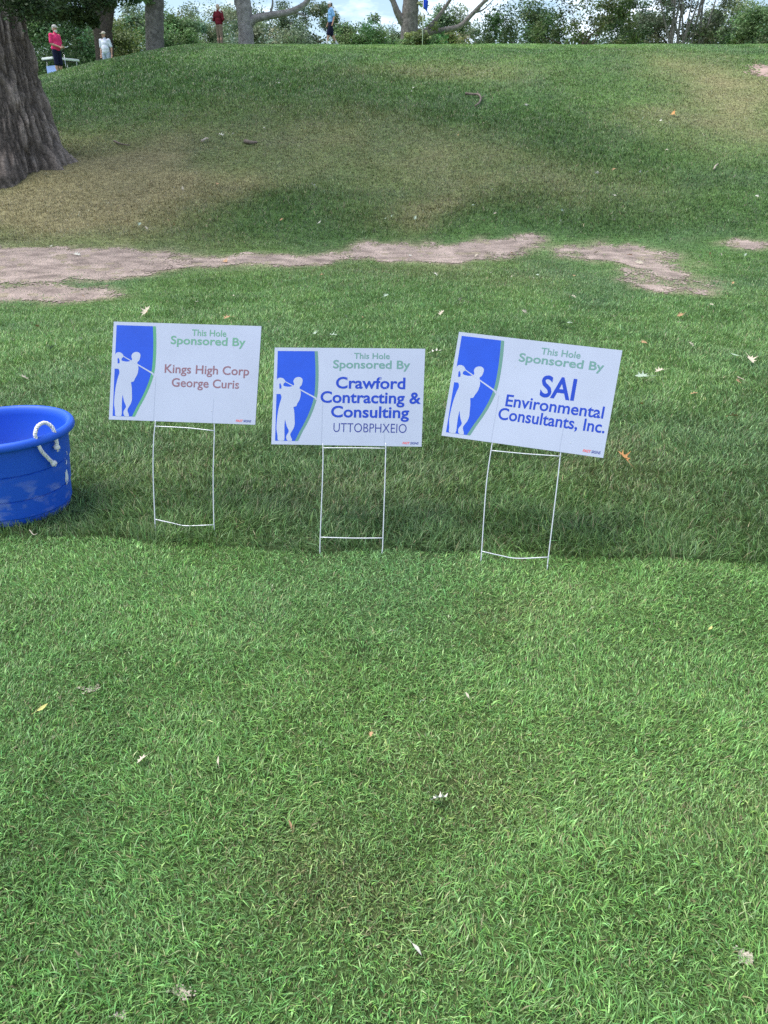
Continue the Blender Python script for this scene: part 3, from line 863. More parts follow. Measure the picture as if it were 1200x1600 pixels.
# (centre px, distance, skyline top px, half width, colour, label, name)
far = [
    (105, 72, 2, 4.2, G3, 'dark tree in deep shade behind the golf cart', 'deciduous_tree'),
    (188, 78, 48, 3.6, (.10, .15, .045), 'bright sunlit shrub behind the man in the white shirt', 'leafy_shrub'),
    (222, 92, 14, 3.6, G2, 'pale green tree between the forked trunk and the thick pale trunk', 'deciduous_tree'),
    (284, 84, 27, 3.0, G1, 'mid green rounded tree right of the thick pale trunk', 'deciduous_tree'),
    (322, 98, 20, 3.4, G2, 'grey green rounded tree left of the man in the maroon jacket', 'deciduous_tree'),
    (362, 104, 10, 3.8, G4, 'tall pale tree behind the man in the maroon jacket', 'deciduous_tree'),
    (425, 92, 14, 4.2, G5, 'dark leafy tree under the long bare limb', 'deciduous_tree'),
    (430, 80, 46, 3.4, G4, 'low pale shrub under the long bare limb', 'leafy_shrub'),
    (492, 86, -8, 3.4, G5, 'tall loose tree behind the walking golfer', 'deciduous_tree'),
    (566, 84, 28, 2.8, G1, 'dome shaped dense shrub right of the walking golfer', 'leafy_shrub'),
    (608, 98, 45, 2.6, G2, 'low hazy shrub left of the bare limbed tree', 'leafy_shrub'),
    (655, 60, 48, 1.3, GY, 'yellow green shrub at the foot of the bare limbed tree', 'leafy_shrub'),
    (690, 96, 18, 3.0, G2, 'soft green tree behind the flagstick', 'deciduous_tree'),
    (733, 100, 36, 2.6, G4, 'small thin pale tree in the gap right of the flagstick', 'deciduous_tree'),
    (803, 82, 10, 4.0, G3, 'big round dark green tree in the middle of the skyline', 'deciduous_tree'),
    (705, 80, 57, 2.4, GY, 'low yellow green shrub right of the flagstick', 'leafy_shrub'),
    (902, 76, -22, 4.4, (.085, .125, .045), 'loose light green tree with dark forking limbs', 'deciduous_tree'),
    (975, 88, 0, 3.2, G5, 'dark dense tree left of the many stemmed tree', 'deciduous_tree'),
    (1045, 80, -25, 4.0, (.080, .105, .055), 'tall thin many stemmed tree with bare grey twigs', 'deciduous_tree'),
    (1112, 90, 2, 3.8, G2, 'grey green spreading tree right of the many stemmed tree', 'deciduous_tree'),
    (1165, 84, 6, 3.6, G1, 'round mid green tree near the right edge of the picture', 'deciduous_tree'),
    (1215, 80, 8, 3.4, G3, 'dark green tree cut by the right edge of the picture', 'deciduous_tree'),
    (20, 80, -5, 4.5, G3, 'dark tree mostly hidden behind the big near trunk', 'deciduous_tree'),
]
for q, (px, d, top, rx, base, lab, nm) in enumerate(far):
    gz_ = at_dist(px, d)[2]
    ang = PITCH * -1 + math.atan((800 - top) / FPX)
    H = CAM_H + d * math.tan(ang) - gz_ + .3          # height of the tree whose top shows there on the skyline
    vis = H + gz_ - (CAM_H + d * math.tan(math.radians(5.9)))
    rz = max(vis * .62 + .9, 1.3)
    loose = nm == 'deciduous_tree' and ('loose' in lab or 'thin' in lab)
    tree(px, d, H, rx, rz, base, lab, 100 + q, per=300 if not loose else 170, size=.11 if nm == 'deciduous_tree' else .10, n=int(46 + 6 * rx * (rz / rx) ** .5), trunk_r=.28 if nm == 'deciduous_tree' else .1,
         name=nm, group=BGRP, cat='tree' if nm == 'deciduous_tree' else 'shrub', rc=rx * (.30 if not loose else .22), nl=12 if loose else 7, bark=M_bark_dark if loose else M_bark_mid)
# bare grey stems of the many stemmed tree
rng = np.random.default_rng(44)
wc = [((wx_, 118 + rng.normal(0, 3), 7.5 + rng.uniform(0, 1) * (8.4 + 1.0 * math.sin(wx_ * .13) + .9 * math.sin(wx_ * .4))), rng.uniform(1.2, 2.2)) for wx_ in np.repeat(np.arange(-150, 150, 1.8), 9)]
wd = crown(None, wc, 90, .26, (.10, .145, .075), 45, name='far_woodland'); struct(wd, 'stuff', 'hazy far woodland closing the gaps between the trees', 'woodland')
T = [o for o in COL.objects if o.get('label', '').startswith('tall thin many')][0]
mb = Multi(); rng = np.random.default_rng(4)
for q in range(16):
    x0 = rng.normal(0, .8); x1 = x0 + rng.normal(0, 2.0); hz = rng.uniform(8, 14)
    mb.tube([(x0, rng.normal(0, .3) - 1, -.3), (x0 + (x1 - x0) * .3, -1.5, hz * .35), (x0 + (x1 - x0) * .7, -1.8, hz * .7), (x1, -2, hz)], [.16, .11, .07, .02], 6, .05, res=4)
mb.build('stems', M_bark_grey, T)

# --- hilltop trees: only their trunks and lowest limbs reach into the picture
def hill_tree(px, d, label, spec, bark, crown_c, crown_r, base, seed, n=50, per=70, size=.16, extra=(), top=None):
    rng = np.random.default_rng(seed)
    x, y, z = at_dist(px, d)
    t = thing('park_tree', (x, y, z - .15), label, 'tree', 'big trees standing on the hilltop')
    mb = Multi()
    for pts, rad in spec: mb.tube(pts, rad, 16, .035, res=6)
    cl = shell_clumps(crown_c, crown_r[0], crown_r[1], crown_r[2], n, crown_r[0] * .24, rng, -.6) if n else []
    tp = [np.array(p) for p in spec[0][0]]; tr = spec[0][1]
    if n:
        idx = rng.choice(len(cl), 14, replace=False)
        limbs_to(mb, tp, tr, [cl[q][0] for q in idx], .16, rng)
    mb.build('trunk', bark, t)
    cl += [(np.array(c), r) for c, r in extra]
    if cl: crown(t, cl, per, size, base, seed + 9)
    return t
hill_tree(166, 46, 'dark trunk forking into two limbs behind the man in the white shirt', [
    ([(0, 0, -.3), (.05, 0, .5), (.15, 0, 1.7), (.2, 0, 2.9), (-.3, 0, 3.9), (-1.0, .3, 5.5), (-1.2, .5, 8)], [.62, .52, .45, .46, .33, .26, .18]),
    ([(.18, 0, 2.3), (.5, 0, 3.2), (.8, -.1, 4.2), (.9, -.3, 5.5), (1.5, -.5, 8)], [.34, .30, .27, .22, .14])], M_bark_dark, (0, 0, 9.0), (5.2, 4.8, 4.2), G3, 31, n=60, per=80,
    extra=[((-1.8, -.6, 3.9), .6), ((-2.6, -.4, 3.5), .6), ((-1.1, -.8, 4.4), .6), ((1.2, -.6, 4.5), .55), ((2.2, -.4, 4.6), .6), ((-3.3, -.4, 4.1), .7), ((.9, -.4, 4.0), .3)])
hill_tree(243, 47, 'thick pale trunk standing alone right of the man in the white shirt', [
    ([(0, 0, -.3), (.04, 0, .4), (.13, 0, 1.4), (.23, 0, 2.4), (.36, 0, 3.4), (.45, 0, 5), (.6, .2, 7.5)], [.58, .50, .46, .47, .45, .38, .25])], M_bark_grey, (0, 0, 9.2), (4.0, 4.0, 4.0), G1, 32, n=46, per=80,
    extra=[((.15, -.5, 3.3), .32), ((-.25, -.55, 3.5), .3), ((.4, -.5, 3.7), .35)])
hill_tree(385, 46, 'weathered pale trunk with one long bare limb reaching right', [
    ([(0, 0, -.3), (.02, 0, .4), (.02, 0, 1.2), (0, 0, 1.9), (-.12, 0, 2.6), (-.38, .1, 3.3), (-.5, .2, 5)], [.46, .40, .36, .40, .42, .36, .22]),
    ([(.1, 0, 1.1), (.5, -.05, 1.4), (1.3, -.1, 1.55), (2.3, -.2, 1.68), (3.0, -.25, 1.95), (3.4, -.3, 2.3), (3.8, -.3, 2.7), (4.6, -.4, 3.1)], [.27, .20, .17, .15, .13, .11, .08, .03]),
    ([(.05, 0, 2.4), (.3, 0, 3.0), (.45, 0, 3.8), (.5, 0, 5)], [.26, .2, .15, .08]),
    ([(2.3, -.2, 1.68), (2.9, -.2, 1.6), (3.3, -.3, 1.4)], [.07, .05, .015]), ([(1.3, -.1, 1.55), (1.5, -.2, 2.1), (1.4, -.2, 2.8)], [.06, .045, .02])], M_bark_pale, (-.5, 0, 8.2), (3.6, 3.4, 3.2), G2, 33, n=34, per=70)
bx = hill_tree(637, 66, 'bare limbed tree with wide spreading dead branches behind the flagstick', [
    ([(0, 0, -0.50), (0, 0, 0.80), (.05, 0, 4.40), (.12, 0, 5.70), (.2, 0, 7.00), (.3, .1, 9.40), (.5, .2, 11.5), (.3, .2, 13.6)], [.85, .70, .62, .60, .52, .35, .2, .04]),
    ([(-.1, 0, 4.60), (-.8, -.1, 5.50), (-1.2, -.1, 6.30), (-1.9, -.1, 6.90), (-2.6, -.2, 7.80)], [.34, .24, .18, .13, .05]),
    ([(.3, .1, 9.0), (1.2, .2, 10.6), (2.4, .3, 11.8), (3.3, .3, 12.4)], [.22, .16, .09, .02]), ([(.35, .1, 9.8), (-.8, .1, 11.2), (-1.7, 0, 12.6)], [.2, .13, .02]),
    ([(-.9, -.1, 5.70), (-1.1, -.1, 6.50), (-.8, -.1, 7.40)], [.16, .12, .05]),
    ([(.3, 0, 4.30), (1.6, -.1, 4.30), (2.9, -.1, 4.50), (3.8, -.2, 4.70), (4.7, -.2, 5.50), (5.6, -.2, 6.30), (6.8, -.2, 7.00), (8.2, -.3, 6.90), (9.2, -.3, 6.60)], [.28, .21, .18, .165, .145, .12, .09, .05, .015]),
    ([(1.2, -.1, 4.30), (2.1, -.1, 5.20), (2.9, -.1, 6.20), (3.6, -.2, 7.20), (4.3, -.2, 8.00)], [.17, .14, .11, .08, .04]),
    ([(4.7, -.2, 5.50), (5.4, -.2, 5.70), (6.2, -.2, 6.40)], [.08, .05, .015]), ([(5.6, -.2, 6.30), (6.3, -.2, 7.30), (6.6, -.2, 8.00)], [.08, .06, .02]), ([(6.8, -.2, 7.00), (7.6, -.2, 7.60), (8.3, -.2, 7.70)], [.06, .04, .01]),
    ([(7.4, -.2, 7.00), (8.0, -.2, 6.30), (8.3, -.2, 6.00)], [.04, .03, .01]), ([(-1.9, -.1, 6.90), (-2.8, -.1, 6.90), (-3.6, -.2, 7.30)], [.06, .04, .01])], M_bark_grey, (0, 0, 9), (3, 3, 2), GY, 34, n=0,
    extra=[((.6, -.7, 3.80), .7), ((-.5, -.6, 3.40), .6), ((1.8, -.3, 4.60), .45), ((1.1, -.4, 6.00), .35), ((2.4, -.3, 3.90), .6), ((.9, -.6, 7.00), .35)], per=60)
mb = Multi(); rng = np.random.default_rng(12)
for q in range(46):
    a = np.array([rng.choice([-3.2, -2.4, 5.2, 6.3, 7.2, 8.0, 8.8]) + rng.normal(0, .3), -.2, 0]); a[2] = 6.7 + rng.normal(0, .3) if a[0] > 5 else 7.1 + rng.normal(0, .3)
    e = a + np.array([rng.normal(.2 * np.sign(a[0]), .6), rng.normal(0, .3), rng.normal(.2, .55)])
    mb.tube([a, (a + e) / 2 + rng.normal(0, .1, 3), e], [.022, .014, .006], 4)
mb.build('twigs', M_bark_grey, bx)

# --- the big near tree
OX, OY = -8.15, 18.0
OZ = h1(OX, OY)
oak = thing('oak_tree', (OX, OY, OZ), 'massive dark furrowed tree trunk with flaring roots at the left edge', 'tree')
na, nh = 420, 260
an = np.linspace(0, 2 * np.pi, na, endpoint=False); hh = np.concatenate([np.linspace(-.9, 2.5, 150), np.linspace(2.53, 7.2, nh - 150)])
A, Hh = np.meshgrid(an, hh)
flare = .79 * np.exp(-np.clip(Hh, -.25, None) / 1.75)
lobes = .5 + .5 * np.cos(A * 5 + .6 + .7 * np.sin(A * 2)) ; lobes = lobes ** .7
lobes = np.clip(lobes + .35 * np.cos(A * 11 + 2 * np.sin(A * 3)) * np.exp(-np.clip(Hh + .2, 0, None) / .35), 0, 1.3)
R = .60 + flare * (1 + (.52 * lobes - .26) * np.exp(-np.clip(Hh - .1, 0, None) / .45))
wig = .5 * (fbm(Hh * .9, A * 2.0, 5, 2) - .5)
circ = A * 26 / (2 * np.pi) * 1.0
def per(f):   # periodic noise round the trunk
    w = A / (2 * np.pi)
    return f(A, Hh) * (1 - w) + f(A - 2 * np.pi, Hh) * w
fur = per(lambda a, h: np.abs(fbm(a * 9.0 + 2.4 * (fbm(a * 1.5, h * .8, 8, 3) - .5), h * 1.6, 11, 3) - .5) * 2)
fur2 = per(lambda a, h: np.abs(fbm(a * 19 + 3 * (fbm(a * 3, h * 1.6, 18, 3) - .5), h * 2.6, 13, 3) - .5) * 2)
big = per(lambda a, h: fbm(a * 2.2, h * .35, 19, 3) - .5)
R = R + .10 * np.clip(fur * 2.0, 0, 1) + .05 * np.clip(fur2 * 1.8, 0, 1) + .16 * big - .10
ridge = (.38 + 1.05 * np.clip(fur * 1.9, 0, 1) * (.5 + .9 * np.clip(fur2 * 1.6, 0, 1)))[..., None] * np.array([.185, .155, .135]) * (1 + .8 * per(lambda a, h: fbm(a * 1.3, h * .5, 23, 3) - .5))[..., None]
V = np.stack([R * np.cos(A) + .075 * np.clip(Hh, 0, None), R * np.sin(A), Hh], -1).reshape(-1, 3)
i = np.arange(nh - 1)[:, None] * na; j = np.arange(na)[None, :]; j2 = (j + 1) % na
F = np.stack([i + j, i + j2, i + na + j2, i + na + j], -1).reshape(-1, 4)
otr = mesh_np('trunk', V, F, mat('oak_bark', attr=True, rough=.95, spec=.1, vary=(22, .4, 8), bump=(55, .8, .02)), oak, col=ridge.reshape(-1, 3), smooth=True)
mb = Multi(); rng = np.random.default_rng(77)
ocl = shell_clumps((0, 0, 12.5), 7.6, 7.2, 5.6, 110, 1.5, rng, -.75)
tp = [(.5, 0, 6.6), (.6, 0, 7.6), (.4, .1, 9), (.6, 0, 11), (.4, 0, 13.5)]; tr = [.80, .62, .45, .33, .2]
mb.tube(tp, tr, 14, .04, res=5)
limbs_to(mb, tp, tr, [ocl[q][0] for q in rng.choice(len(ocl), 26, replace=False)], .3, rng)
low = []
for (px, py, d, r) in ((8, 2, 15.4, .36), (30, 8, 15.6, .34), (54, 4, 15.8, .32), (80, 6, 17.5, .36), (104, 0, 18, .36), (126, 10, 18.2, .34), (146, 4, 18.5, .34), (116, 22, 18.3, .22), (136, 24, 18.6, .20), (72, -2, 17, .36),
                       (166, 0, 19, .26), (70, 20, 17.6, .22), (20, -22, 15.6, .6), (60, -26, 16, .6), (110, -20, 18, .6), (150, -20, 18.5, .5), (190, -14, 19.2, .4), (206, -4, 19.4, .2), (124, 34, 18.6, .14), (146, 34, 18.8, .13), (92, 22, 18, .16)):
    r3 = ray(px, py); t3 = d / r3[1]
    low.append((np.array([r3[0] * t3 - OX, d - OY, CAM_H + r3[2] * t3 - OZ]), r))
limbs_to(mb, [(0, 0, 5.2), (0, 0, 6.0), (0, 0, 6.8)], [.3, .3, .3], [c for c, r in low[1::2]], .06, rng)
mb.build('limbs', M_bark_dark, oak)
crown(oak, ocl, 150, .11, (.042, .078, .024), 900, var=.3)
crown(oak, low, 420, .036, (.050, .092, .034), 901, var=.3, name='low_foliage')

# ------------------------------------------------------------------ people on the hill
M_skin = mat('skin', (.46, .27, .20), rough=.55, vary=(9, .08, 3))
M_eye = mat('eye_dark', (.03, .025, .02), rough=.3)
def cloth(name, c): return mat(name, c, rough=.85, spec=.15, vary=(14, .12, 4), bump=(45, .35, .01))
def ell(bm, c, r, M=None, sub=3):
    g = bmesh.ops.create_icosphere(bm, subdivisions=sub, radius=1)
    for v in g['verts']:
        p = Vector((v.co.x * r[0], v.co.y * r[1], v.co.z * r[2]))
        if M is not None: p = M @ p
        v.co = p + Vector(c)
def cap(bm, a, b, ra, rb, n=8, sx=1.0):
    """tapered rounded limb made of overlapping balls; the remesh fuses them into one skin"""
    a = Vector(a); b = Vector(b); L = (b - a).length
    k = max(3, int(L / (min(ra, rb) * .55)))
    for i in range(k + 1):
        t = i / k; r = ra * (1 - t) + rb * t
        ell(bm, a.lerp(b, t), (r * sx, r, r), sub=2)
def fuse(name, bm, m, parent, voxel=.012, smooth=4):
    me = bpy.data.meshes.new(name + '_tmp'); bm.to_mesh(me); bm.free()
    o = bpy.data.objects.new(name + '_tmp', me); COL.objects.link(o)
    r = o.modifiers.new('r', 'REMESH'); r.mode = 'VOXEL'; r.voxel_size = voxel
    sm = o.modifiers.new('s', 'SMOOTH'); sm.iterations = smooth; sm.factor = .5
    bpy.context.view_layer.update()
    out = bpy.data.meshes.new_from_object(o.evaluated_get(bpy.context.evaluated_depsgraph_get()))
    bpy.data.objects.remove(o)
    for p in out.polygons: p.use_smooth = True
    out.materials.clear(); out.materials.append(m); out.name = name
    q = bpy.data.objects.new(name, out); COL.objects.link(q); q.parent = parent
    return q

def person(loc, rz, label, J, shirt, legs, hair=None, capm=None, long_legs=False, long_sleeves=False, belly=0.0, beard=None, shoes=(.03, .03, .035), socks=None, hat_brim=True, grip=(False, False)):
    """J: joints in metres, person faces -y"""
    t = thing('person', loc, label, 'person', rz=rz)
    t.scale = (1.07,) * 3
    V3 = Vector
    pel, che, nek, hed = V3(J['pelvis']), V3(J['chest']), V3(J['neck']), V3(J['head'])
    bm = bmesh.new()
    ell(bm, pel, (.145, .10, .12)); ell(bm, (pel + che) / 2 + V3((0, -.005, -.01)), (.14, .095, .16)); ell(bm, che, (.165, .105, .16))
    cap(bm, che + V3((0, .01, .12)), nek + V3((0, 0, .04)), .068, .054)
    HR = Matrix.Rotation(J.get('turn', 0), 3, 'Z') @ Matrix.Rotation(J.get('nod', 0), 3, 'X')
    hp = lambda x, y, z: hed + HR @ V3((x, y, z))
    ell(bm, hp(0, .012, .015), (.075, .094, .10)); ell(bm, hp(0, -.022, -.055), (.058, .068, .062)); ell(bm, hp(0, -.05, -.095), (.030, .026, .02), sub=2)      # skull, jaw, chin
    cap(bm, hp(0, -.083, .012), hp(0, -.108, -.022), .010, .015); ell(bm, hp(0, -.078, .03), (.05, .016, .012), sub=2)                                     # nose, brow
    ell(bm, hp(0, -.085, -.062), (.026, .010, .010), sub=2)                                                                                             # lips
    for sd in (-1, 1): ell(bm, hp(sd * .077, .012, -.008), (.012, .024, .032), sub=2)                                                                    # ears
    for k, sd in (('L', 1), ('R', -1)):
        sh, el, wr = (V3(J[q + k]) for q in ('shoulder', 'elbow', 'wrist'))
        hp_, kn, an_ = (V3(J[q + k]) for q in ('hip', 'knee', 'ankle'))
        cap(bm, che + V3((sd * .1, 0, .1)), sh, .075, .062); cap(bm, sh, el, .056, .043); cap(bm, el, wr, .043, .029)
        ell(bm, el.lerp(wr, .3), (.047, .047, .05), sub=2)
        d = (wr - el).normalized(); hd = V3(J.get('hand' + k, wr + d * .085 + V3((0, -.015, -.01)))); hdir = (hd - wr).normalized()
        side = hdir.cross(V3((0, -1, .2))).normalized(); nr = side.cross(hdir).normalized()
        cap(bm, wr, wr + hdir * .05, .026, .034); cap(bm, wr + hdir * .05, wr + hdir * .09, .034, .030)
        for f, (o_, ln) in enumerate(((-.028, .062), (-.010, .074), (.009, .070), (.027, .054))):       # four fingers, bent at the knuckles
            p0 = wr + hdir * .088 + side * o_; curl = 1.0 if grip[0 if k == 'L' else 1] else .35
            p1 = p0 + (hdir * (1 - curl * .4) + nr * curl * .5).normalized() * ln * .5; p2 = p1 + (hdir * (1 - curl * .9) + nr * curl).normalized() * ln * .5
            cap(bm, p0, p1, .0105, .0095); cap(bm, p1, p2, .0095, .0085)
        th = wr + hdir * .03 - side * .03 * sd
        cap(bm, th, th + (hdir * .7 - side * sd * .6 + nr * .5).normalized() * .055, .0135, .0105)
        cap(bm, hp_, kn, .088, .058); cap(bm, kn, an_, .055, .038); ell(bm, kn.lerp(an_, .28) + V3((0, .018, 0)), (.057, .06, .10)); cap(bm, an_, an_ + V3((0, .0, -.04)), .04, .042)
    fuse('body', bm, M_skin, t, .0095, 3)
    # shirt
    bm = bmesh.new()
    ell(bm, pel + V3((0, -belly * .3, .06)), (.178, .138 + belly * .5, .13)); ell(bm, (pel + che) / 2 + V3((0, -.01 - belly * .5, -.01)), (.176 + belly * .3, .128 + belly, .19)); ell(bm, che, (.192, .132, .165))
    ell(bm, che + V3((0, .01, .10)), (.165, .10, .075)); cap(bm, che + V3((0, .008, .14)), nek, .078, .068)
    for k, sd in (('L', 1), ('R', -1)):
        sh, el, wr = (V3(J[q + k]) for q in ('shoulder', 'elbow', 'wrist'))
        cap(bm, che + V3((sd * .1, 0, .08)), sh, .085, .078)
        if long_sleeves: cap(bm, sh, el, .076, .060); cap(bm, el, el.lerp(wr, .94), .060, .044)
        else: cap(bm, sh, sh.lerp(el, .78), .076, .068)
    fuse('shirt' if not long_sleeves else 'jacket', bm, shirt, t, .012, 4)
    bm = bmesh.new()
    ell(bm, pel + V3((0, 0, -.01)), (.162, .122, .11))
    for k, sd in (('L', 1), ('R', -1)):
        hp_, kn, an_ = (V3(J[q + k]) for q in ('hip', 'knee', 'ankle'))
        if long_legs: cap(bm, hp_, kn, .105, .075); cap(bm, kn, an_ + V3((0, 0, .0)), .074, .062)
        else: cap(bm, hp_, hp_.lerp(kn, .98), .108, .092)
    fuse('trousers' if long_legs else 'shorts', bm, legs, t, .012, 4)
    sm_ = mat('shoe', shoes, rough=.5)
    for k in 'LR':
        a = V3(J['ankle' + k]); dr = V3(J.get('toe' + k, (0, -1, 0))).normalized()
        bm = bmesh.new(); cap(bm, a - dr * .05 + V3((0, 0, -.045)), a + dr * .14 + V3((0, 0, -.055)), .042, .034); ell(bm, a + V3((0, 0, -.03)), (.047, .055, .04)); fuse('shoe', bm, sm_, t, .01, 2)
        if socks:
            bm = bmesh.new(); kn = V3(J['knee' + k]); cap(bm, a, a.lerp(kn, .25), .043, .047); fuse('sock', bm, socks, t, .01, 2)
    bm = bmesh.new()
    for sd in (-1, 1): ell(bm, hp(sd * .031, -.089, .006), (.010, .006, .006), sub=2)
    obj_bm('eyes', bm, M_eye, t)
    if hair:
        bm = bmesh.new(); ell(bm, hp(0, .026, .022), (.081, .092, .098)); ell(bm, hp(0, .05, -.03), (.07, .06, .05)); fuse('hair', bm, hair, t, .01, 2)
    if beard:
        bm = bmesh.new(); ell(bm, hp(0, -.045, -.078), (.058, .056, .05)); ell(bm, hp(0, -.07, -.11), (.035, .03, .03)); fuse('beard', bm, beard, t, .008, 2)
    if capm:
        bm = bmesh.new(); ell(bm, hp(0, .012, .055), (.085, .103, .075))
        if hat_brim: ell(bm, hp(0, -.115, .045), (.07, .075, .010), M=HR)
        fuse('cap', bm, capm, t, .009, 2)
    return t

def stand(hipw=.1, lean=0.0):
    return dict(pelvis=(0, 0, .95), chest=(0, -lean, 1.30), neck=(0, -lean, 1.49), head=(0, -lean - .02, 1.635),
                shoulderL=(.19, 0, 1.42), shoulderR=(-.19, 0, 1.42), elbowL=(.24, .03, 1.13), elbowR=(-.24, .03, 1.13), wristL=(.25, -.05, .89), wristR=(-.25, -.05, .89),
                hipL=(hipw, 0, .90), hipR=(-hipw, 0, .90), kneeL=(hipw + .01, -.015, .49), kneeR=(-hipw - .01, -.015, .49), ankleL=(hipw + .01, .015, .09), ankleR=(-hipw - .01, .015, .09))
def ground_at(px, d): x, y, z = at_dist(px, d); return (x, y, z + .0)

M_chrome = mat('club_steel', (.65, .67, .70), rough=.25, metal=.9)
M_black = mat('black_rubber', (.02, .02, .022), rough=.6)
def golf_club(root, grip, head, label):
    t = thing('golf_club', root, label, 'golf club')
    t.scale = (1.07,) * 3
    g, h = Vector(grip), Vector(head)
    mb = Multi(); mb.tube([g.lerp(h, .25), h], [.008, .0065], 8); mb.build('shaft', M_chrome, t)
    mb = Multi(); mb.tube([g, g.lerp(h, .27)], [.015, .011], 8); mb.build('grip', M_black, t)
    bm = bmesh.new(); ell(bm, h + Vector((.04, -.01, 0)), (.055, .016, .022), sub=2); obj_bm('club_head', bm, M_chrome, t)
    return t

# man in the pink shirt, seen from his left-back side, both hands on a club in front of him
P1 = ground_at(95, 36)
J = stand(.085, .06)
J.update(shoulderL=(.18, -.02, 1.41), shoulderR=(-.18, -.02, 1.41), elbowL=(.23, -.02, 1.13), elbowR=(-.23, -.02, 1.13), wristL=(.06, -.27, 1.04), wristR=(-.06, -.27, 1.03), handL=(.02, -.34, 1.02), handR=(-.02, -.34, 1.0), nod=.12)
J['pelvis'] = (0, .02, .95)
R1 = math.radians(62)
person(P1, R1, 'man in a bright pink shirt and navy shorts holding a club by the near tree', J, cloth('pink_shirt', (.72, .045, .17)), cloth('navy_shorts', (.012, .014, .04)), hair=cloth('grey_hair', (.45, .44, .43)),
       capm=cloth('grey_cap', (.40, .40, .38)), belly=.03, beard=cloth('white_beard', (.65, .63, .60)), shoes=(.02, .02, .03), grip=(True, True))
def rot(p, a, o): return (o[0] + p[0] * math.cos(a) - p[1] * math.sin(a), o[1] + p[0] * math.sin(a) + p[1] * math.cos(a), o[2] + p[2])
cg = rot((0, -.36, 1.08), R1, (0, 0, 0)); ch = rot((0, -.38, .06), R1, (0, 0, 0))
golf_club(P1, cg, ch, 'upright golf club held by the man in the pink shirt')
# man in white
P2 = ground_at(171, 42)
J = stand(.1); J.update(turn=-.5, nod=.1, elbowL=(.27, .03, 1.14), wristL=(.27, -.02, .88), elbowR=(-.25, .05, 1.13), wristR=(-.23, -.03, .88))
person(P2, math.radians(-12), 'man in a white polo shirt, pale grey shorts and cap standing on the slope', J, cloth('white_polo', (.66, .69, .80)), cloth('pale_grey_shorts', (.34, .40, .50)), hair=cloth('brown_hair', (.12, .08, .05)),
       capm=cloth('tan_cap', (.55, .50, .42)), belly=.015, shoes=(.5, .5, .5), socks=cloth('white_sock', (.6, .6, .62)))
# man in maroon, back towards the camera, arms folded in front
P3 = ground_at(345, 44)
J = stand(.075); J.update(elbowL=(.27, .01, 1.14), elbowR=(-.27, .01, 1.14), wristL=(.10, -.2, 1.12), wristR=(-.10, -.2, 1.15), handL=(.0, -.24, 1.13), handR=(.02, -.22, 1.17))
t3 = person(P3, math.radians(152), 'man in a maroon jacket and khaki trousers seen from behind on the hilltop', J, cloth('maroon_jacket', (.13, .012, .022)), cloth('khaki_trousers', (.22, .165, .125)), hair=cloth('thin_pale_hair', (.50, .40, .33)), long_legs=True, long_sleeves=True, belly=.03)
mb = Multi()
for sd in (-1, 1):
    mb = Multi(); mb.tube([(sd * .085, .075, 1.492), (sd * .14, .085, 1.475), (sd * .20, .075, 1.44), (sd * .245, .06, 1.38)], [.008, .012, .012, .008], 6, res=4); mb.build('jacket_stripe', cloth('pale_stripe', (.6, .58, .55)), t3)
# walking golfer
P4 = ground_at(518, 44)
J = stand(.07); J.update(kneeL=(.07, -.16, .50), ankleL=(.07, -.22, .10), kneeR=(-.07, .04, .49), ankleR=(-.07, .28, .15), elbowL=(.23, .10, 1.14), wristL=(.24, .02, .90), elbowR=(-.23, .0, 1.14), wristR=(-.22, -.1, .90), nod=.25, handL=(.24, -.01, .82))
R4 = math.radians(-72)
person((P4[0], P4[1], P4[2] - .01), R4, 'golfer in a light blue shirt, navy shorts and white cap walking left', J, cloth('light_blue_shirt', (.24, .46, .80)), cloth('dark_navy_shorts', (.015, .015, .04)), hair=cloth('dark_hair', (.06, .05, .04)),
       capm=cloth('white_cap', (.75, .76, .8)), shoes=(.6, .6, .6), socks=cloth('white_ankle_sock', (.65, .65, .66)), grip=(True, False))
golf_club(P4, rot((.24, -.14, .80), R4, (0, 0, 0)), rot((.26, .72, .98), R4, (0, 0, 0)), 'golf club carried low by the walking golfer in light blue')

# ------------------------------------------------------------------ golf cart below the far side of the mound
CX, CY, CZ = at_dist(104, 56)
cart = thing('golf_cart', (CX, CY, CZ + .02), 'white roofed golf cart with a blue front, half hidden behind the slope', 'golf cart', rz=math.radians(54))
M_cartblue = mat('cart_blue_paint', (.22, .36, .78), rough=.3, coat=.5)
M_cartwhite = mat('cart_roof_white', (.74, .75, .78), rough=.4)
M_cartdark = mat('cart_dark_trim', (.03, .03, .035), rough=.6)
M_seat = mat('cart_seat_vinyl', (.10, .09, .08), rough=.5)
# cart front points to -x
mb = Multi()
mb.box((-.85, 0, .62), (.45, 1.05, .55)); mb.build('front_cowl', M_cartblue, cart, smooth=False, bevel=.06)
mb = Multi(); mb.box((0, 0, .36), (2.2, 1.08, .16)); mb.box((.62, 0, .62), (.75, 1.08, .42)); mb.build('chassis', M_cartblue, cart, smooth=False, bevel=.05)
mb = Multi(); mb.box((-.80, 0, 1.20), (.02, 1.0, .55)); mb.build('windscreen', mat('cart_windscreen', (.25, .38, .75), rough=.25, spec=.5), cart, smooth=False, bevel=.004)  # blue of the reflected sky is put into the screen colour
mb = Multi(); mb.box((-.05, 0, 1.86), (1.95, 1.16, .13)); mb.build('roof', M_cartwhite, cart, smooth=False, bevel=.03)
mb = Multi(); mb.box((-.05, 0, 1.77), (1.80, 1.02, .05)); mb.build('roof_underside_shade', M_cartdark, cart, smooth=False, bevel=.01)  # dark slab added to stand for shade under the roof
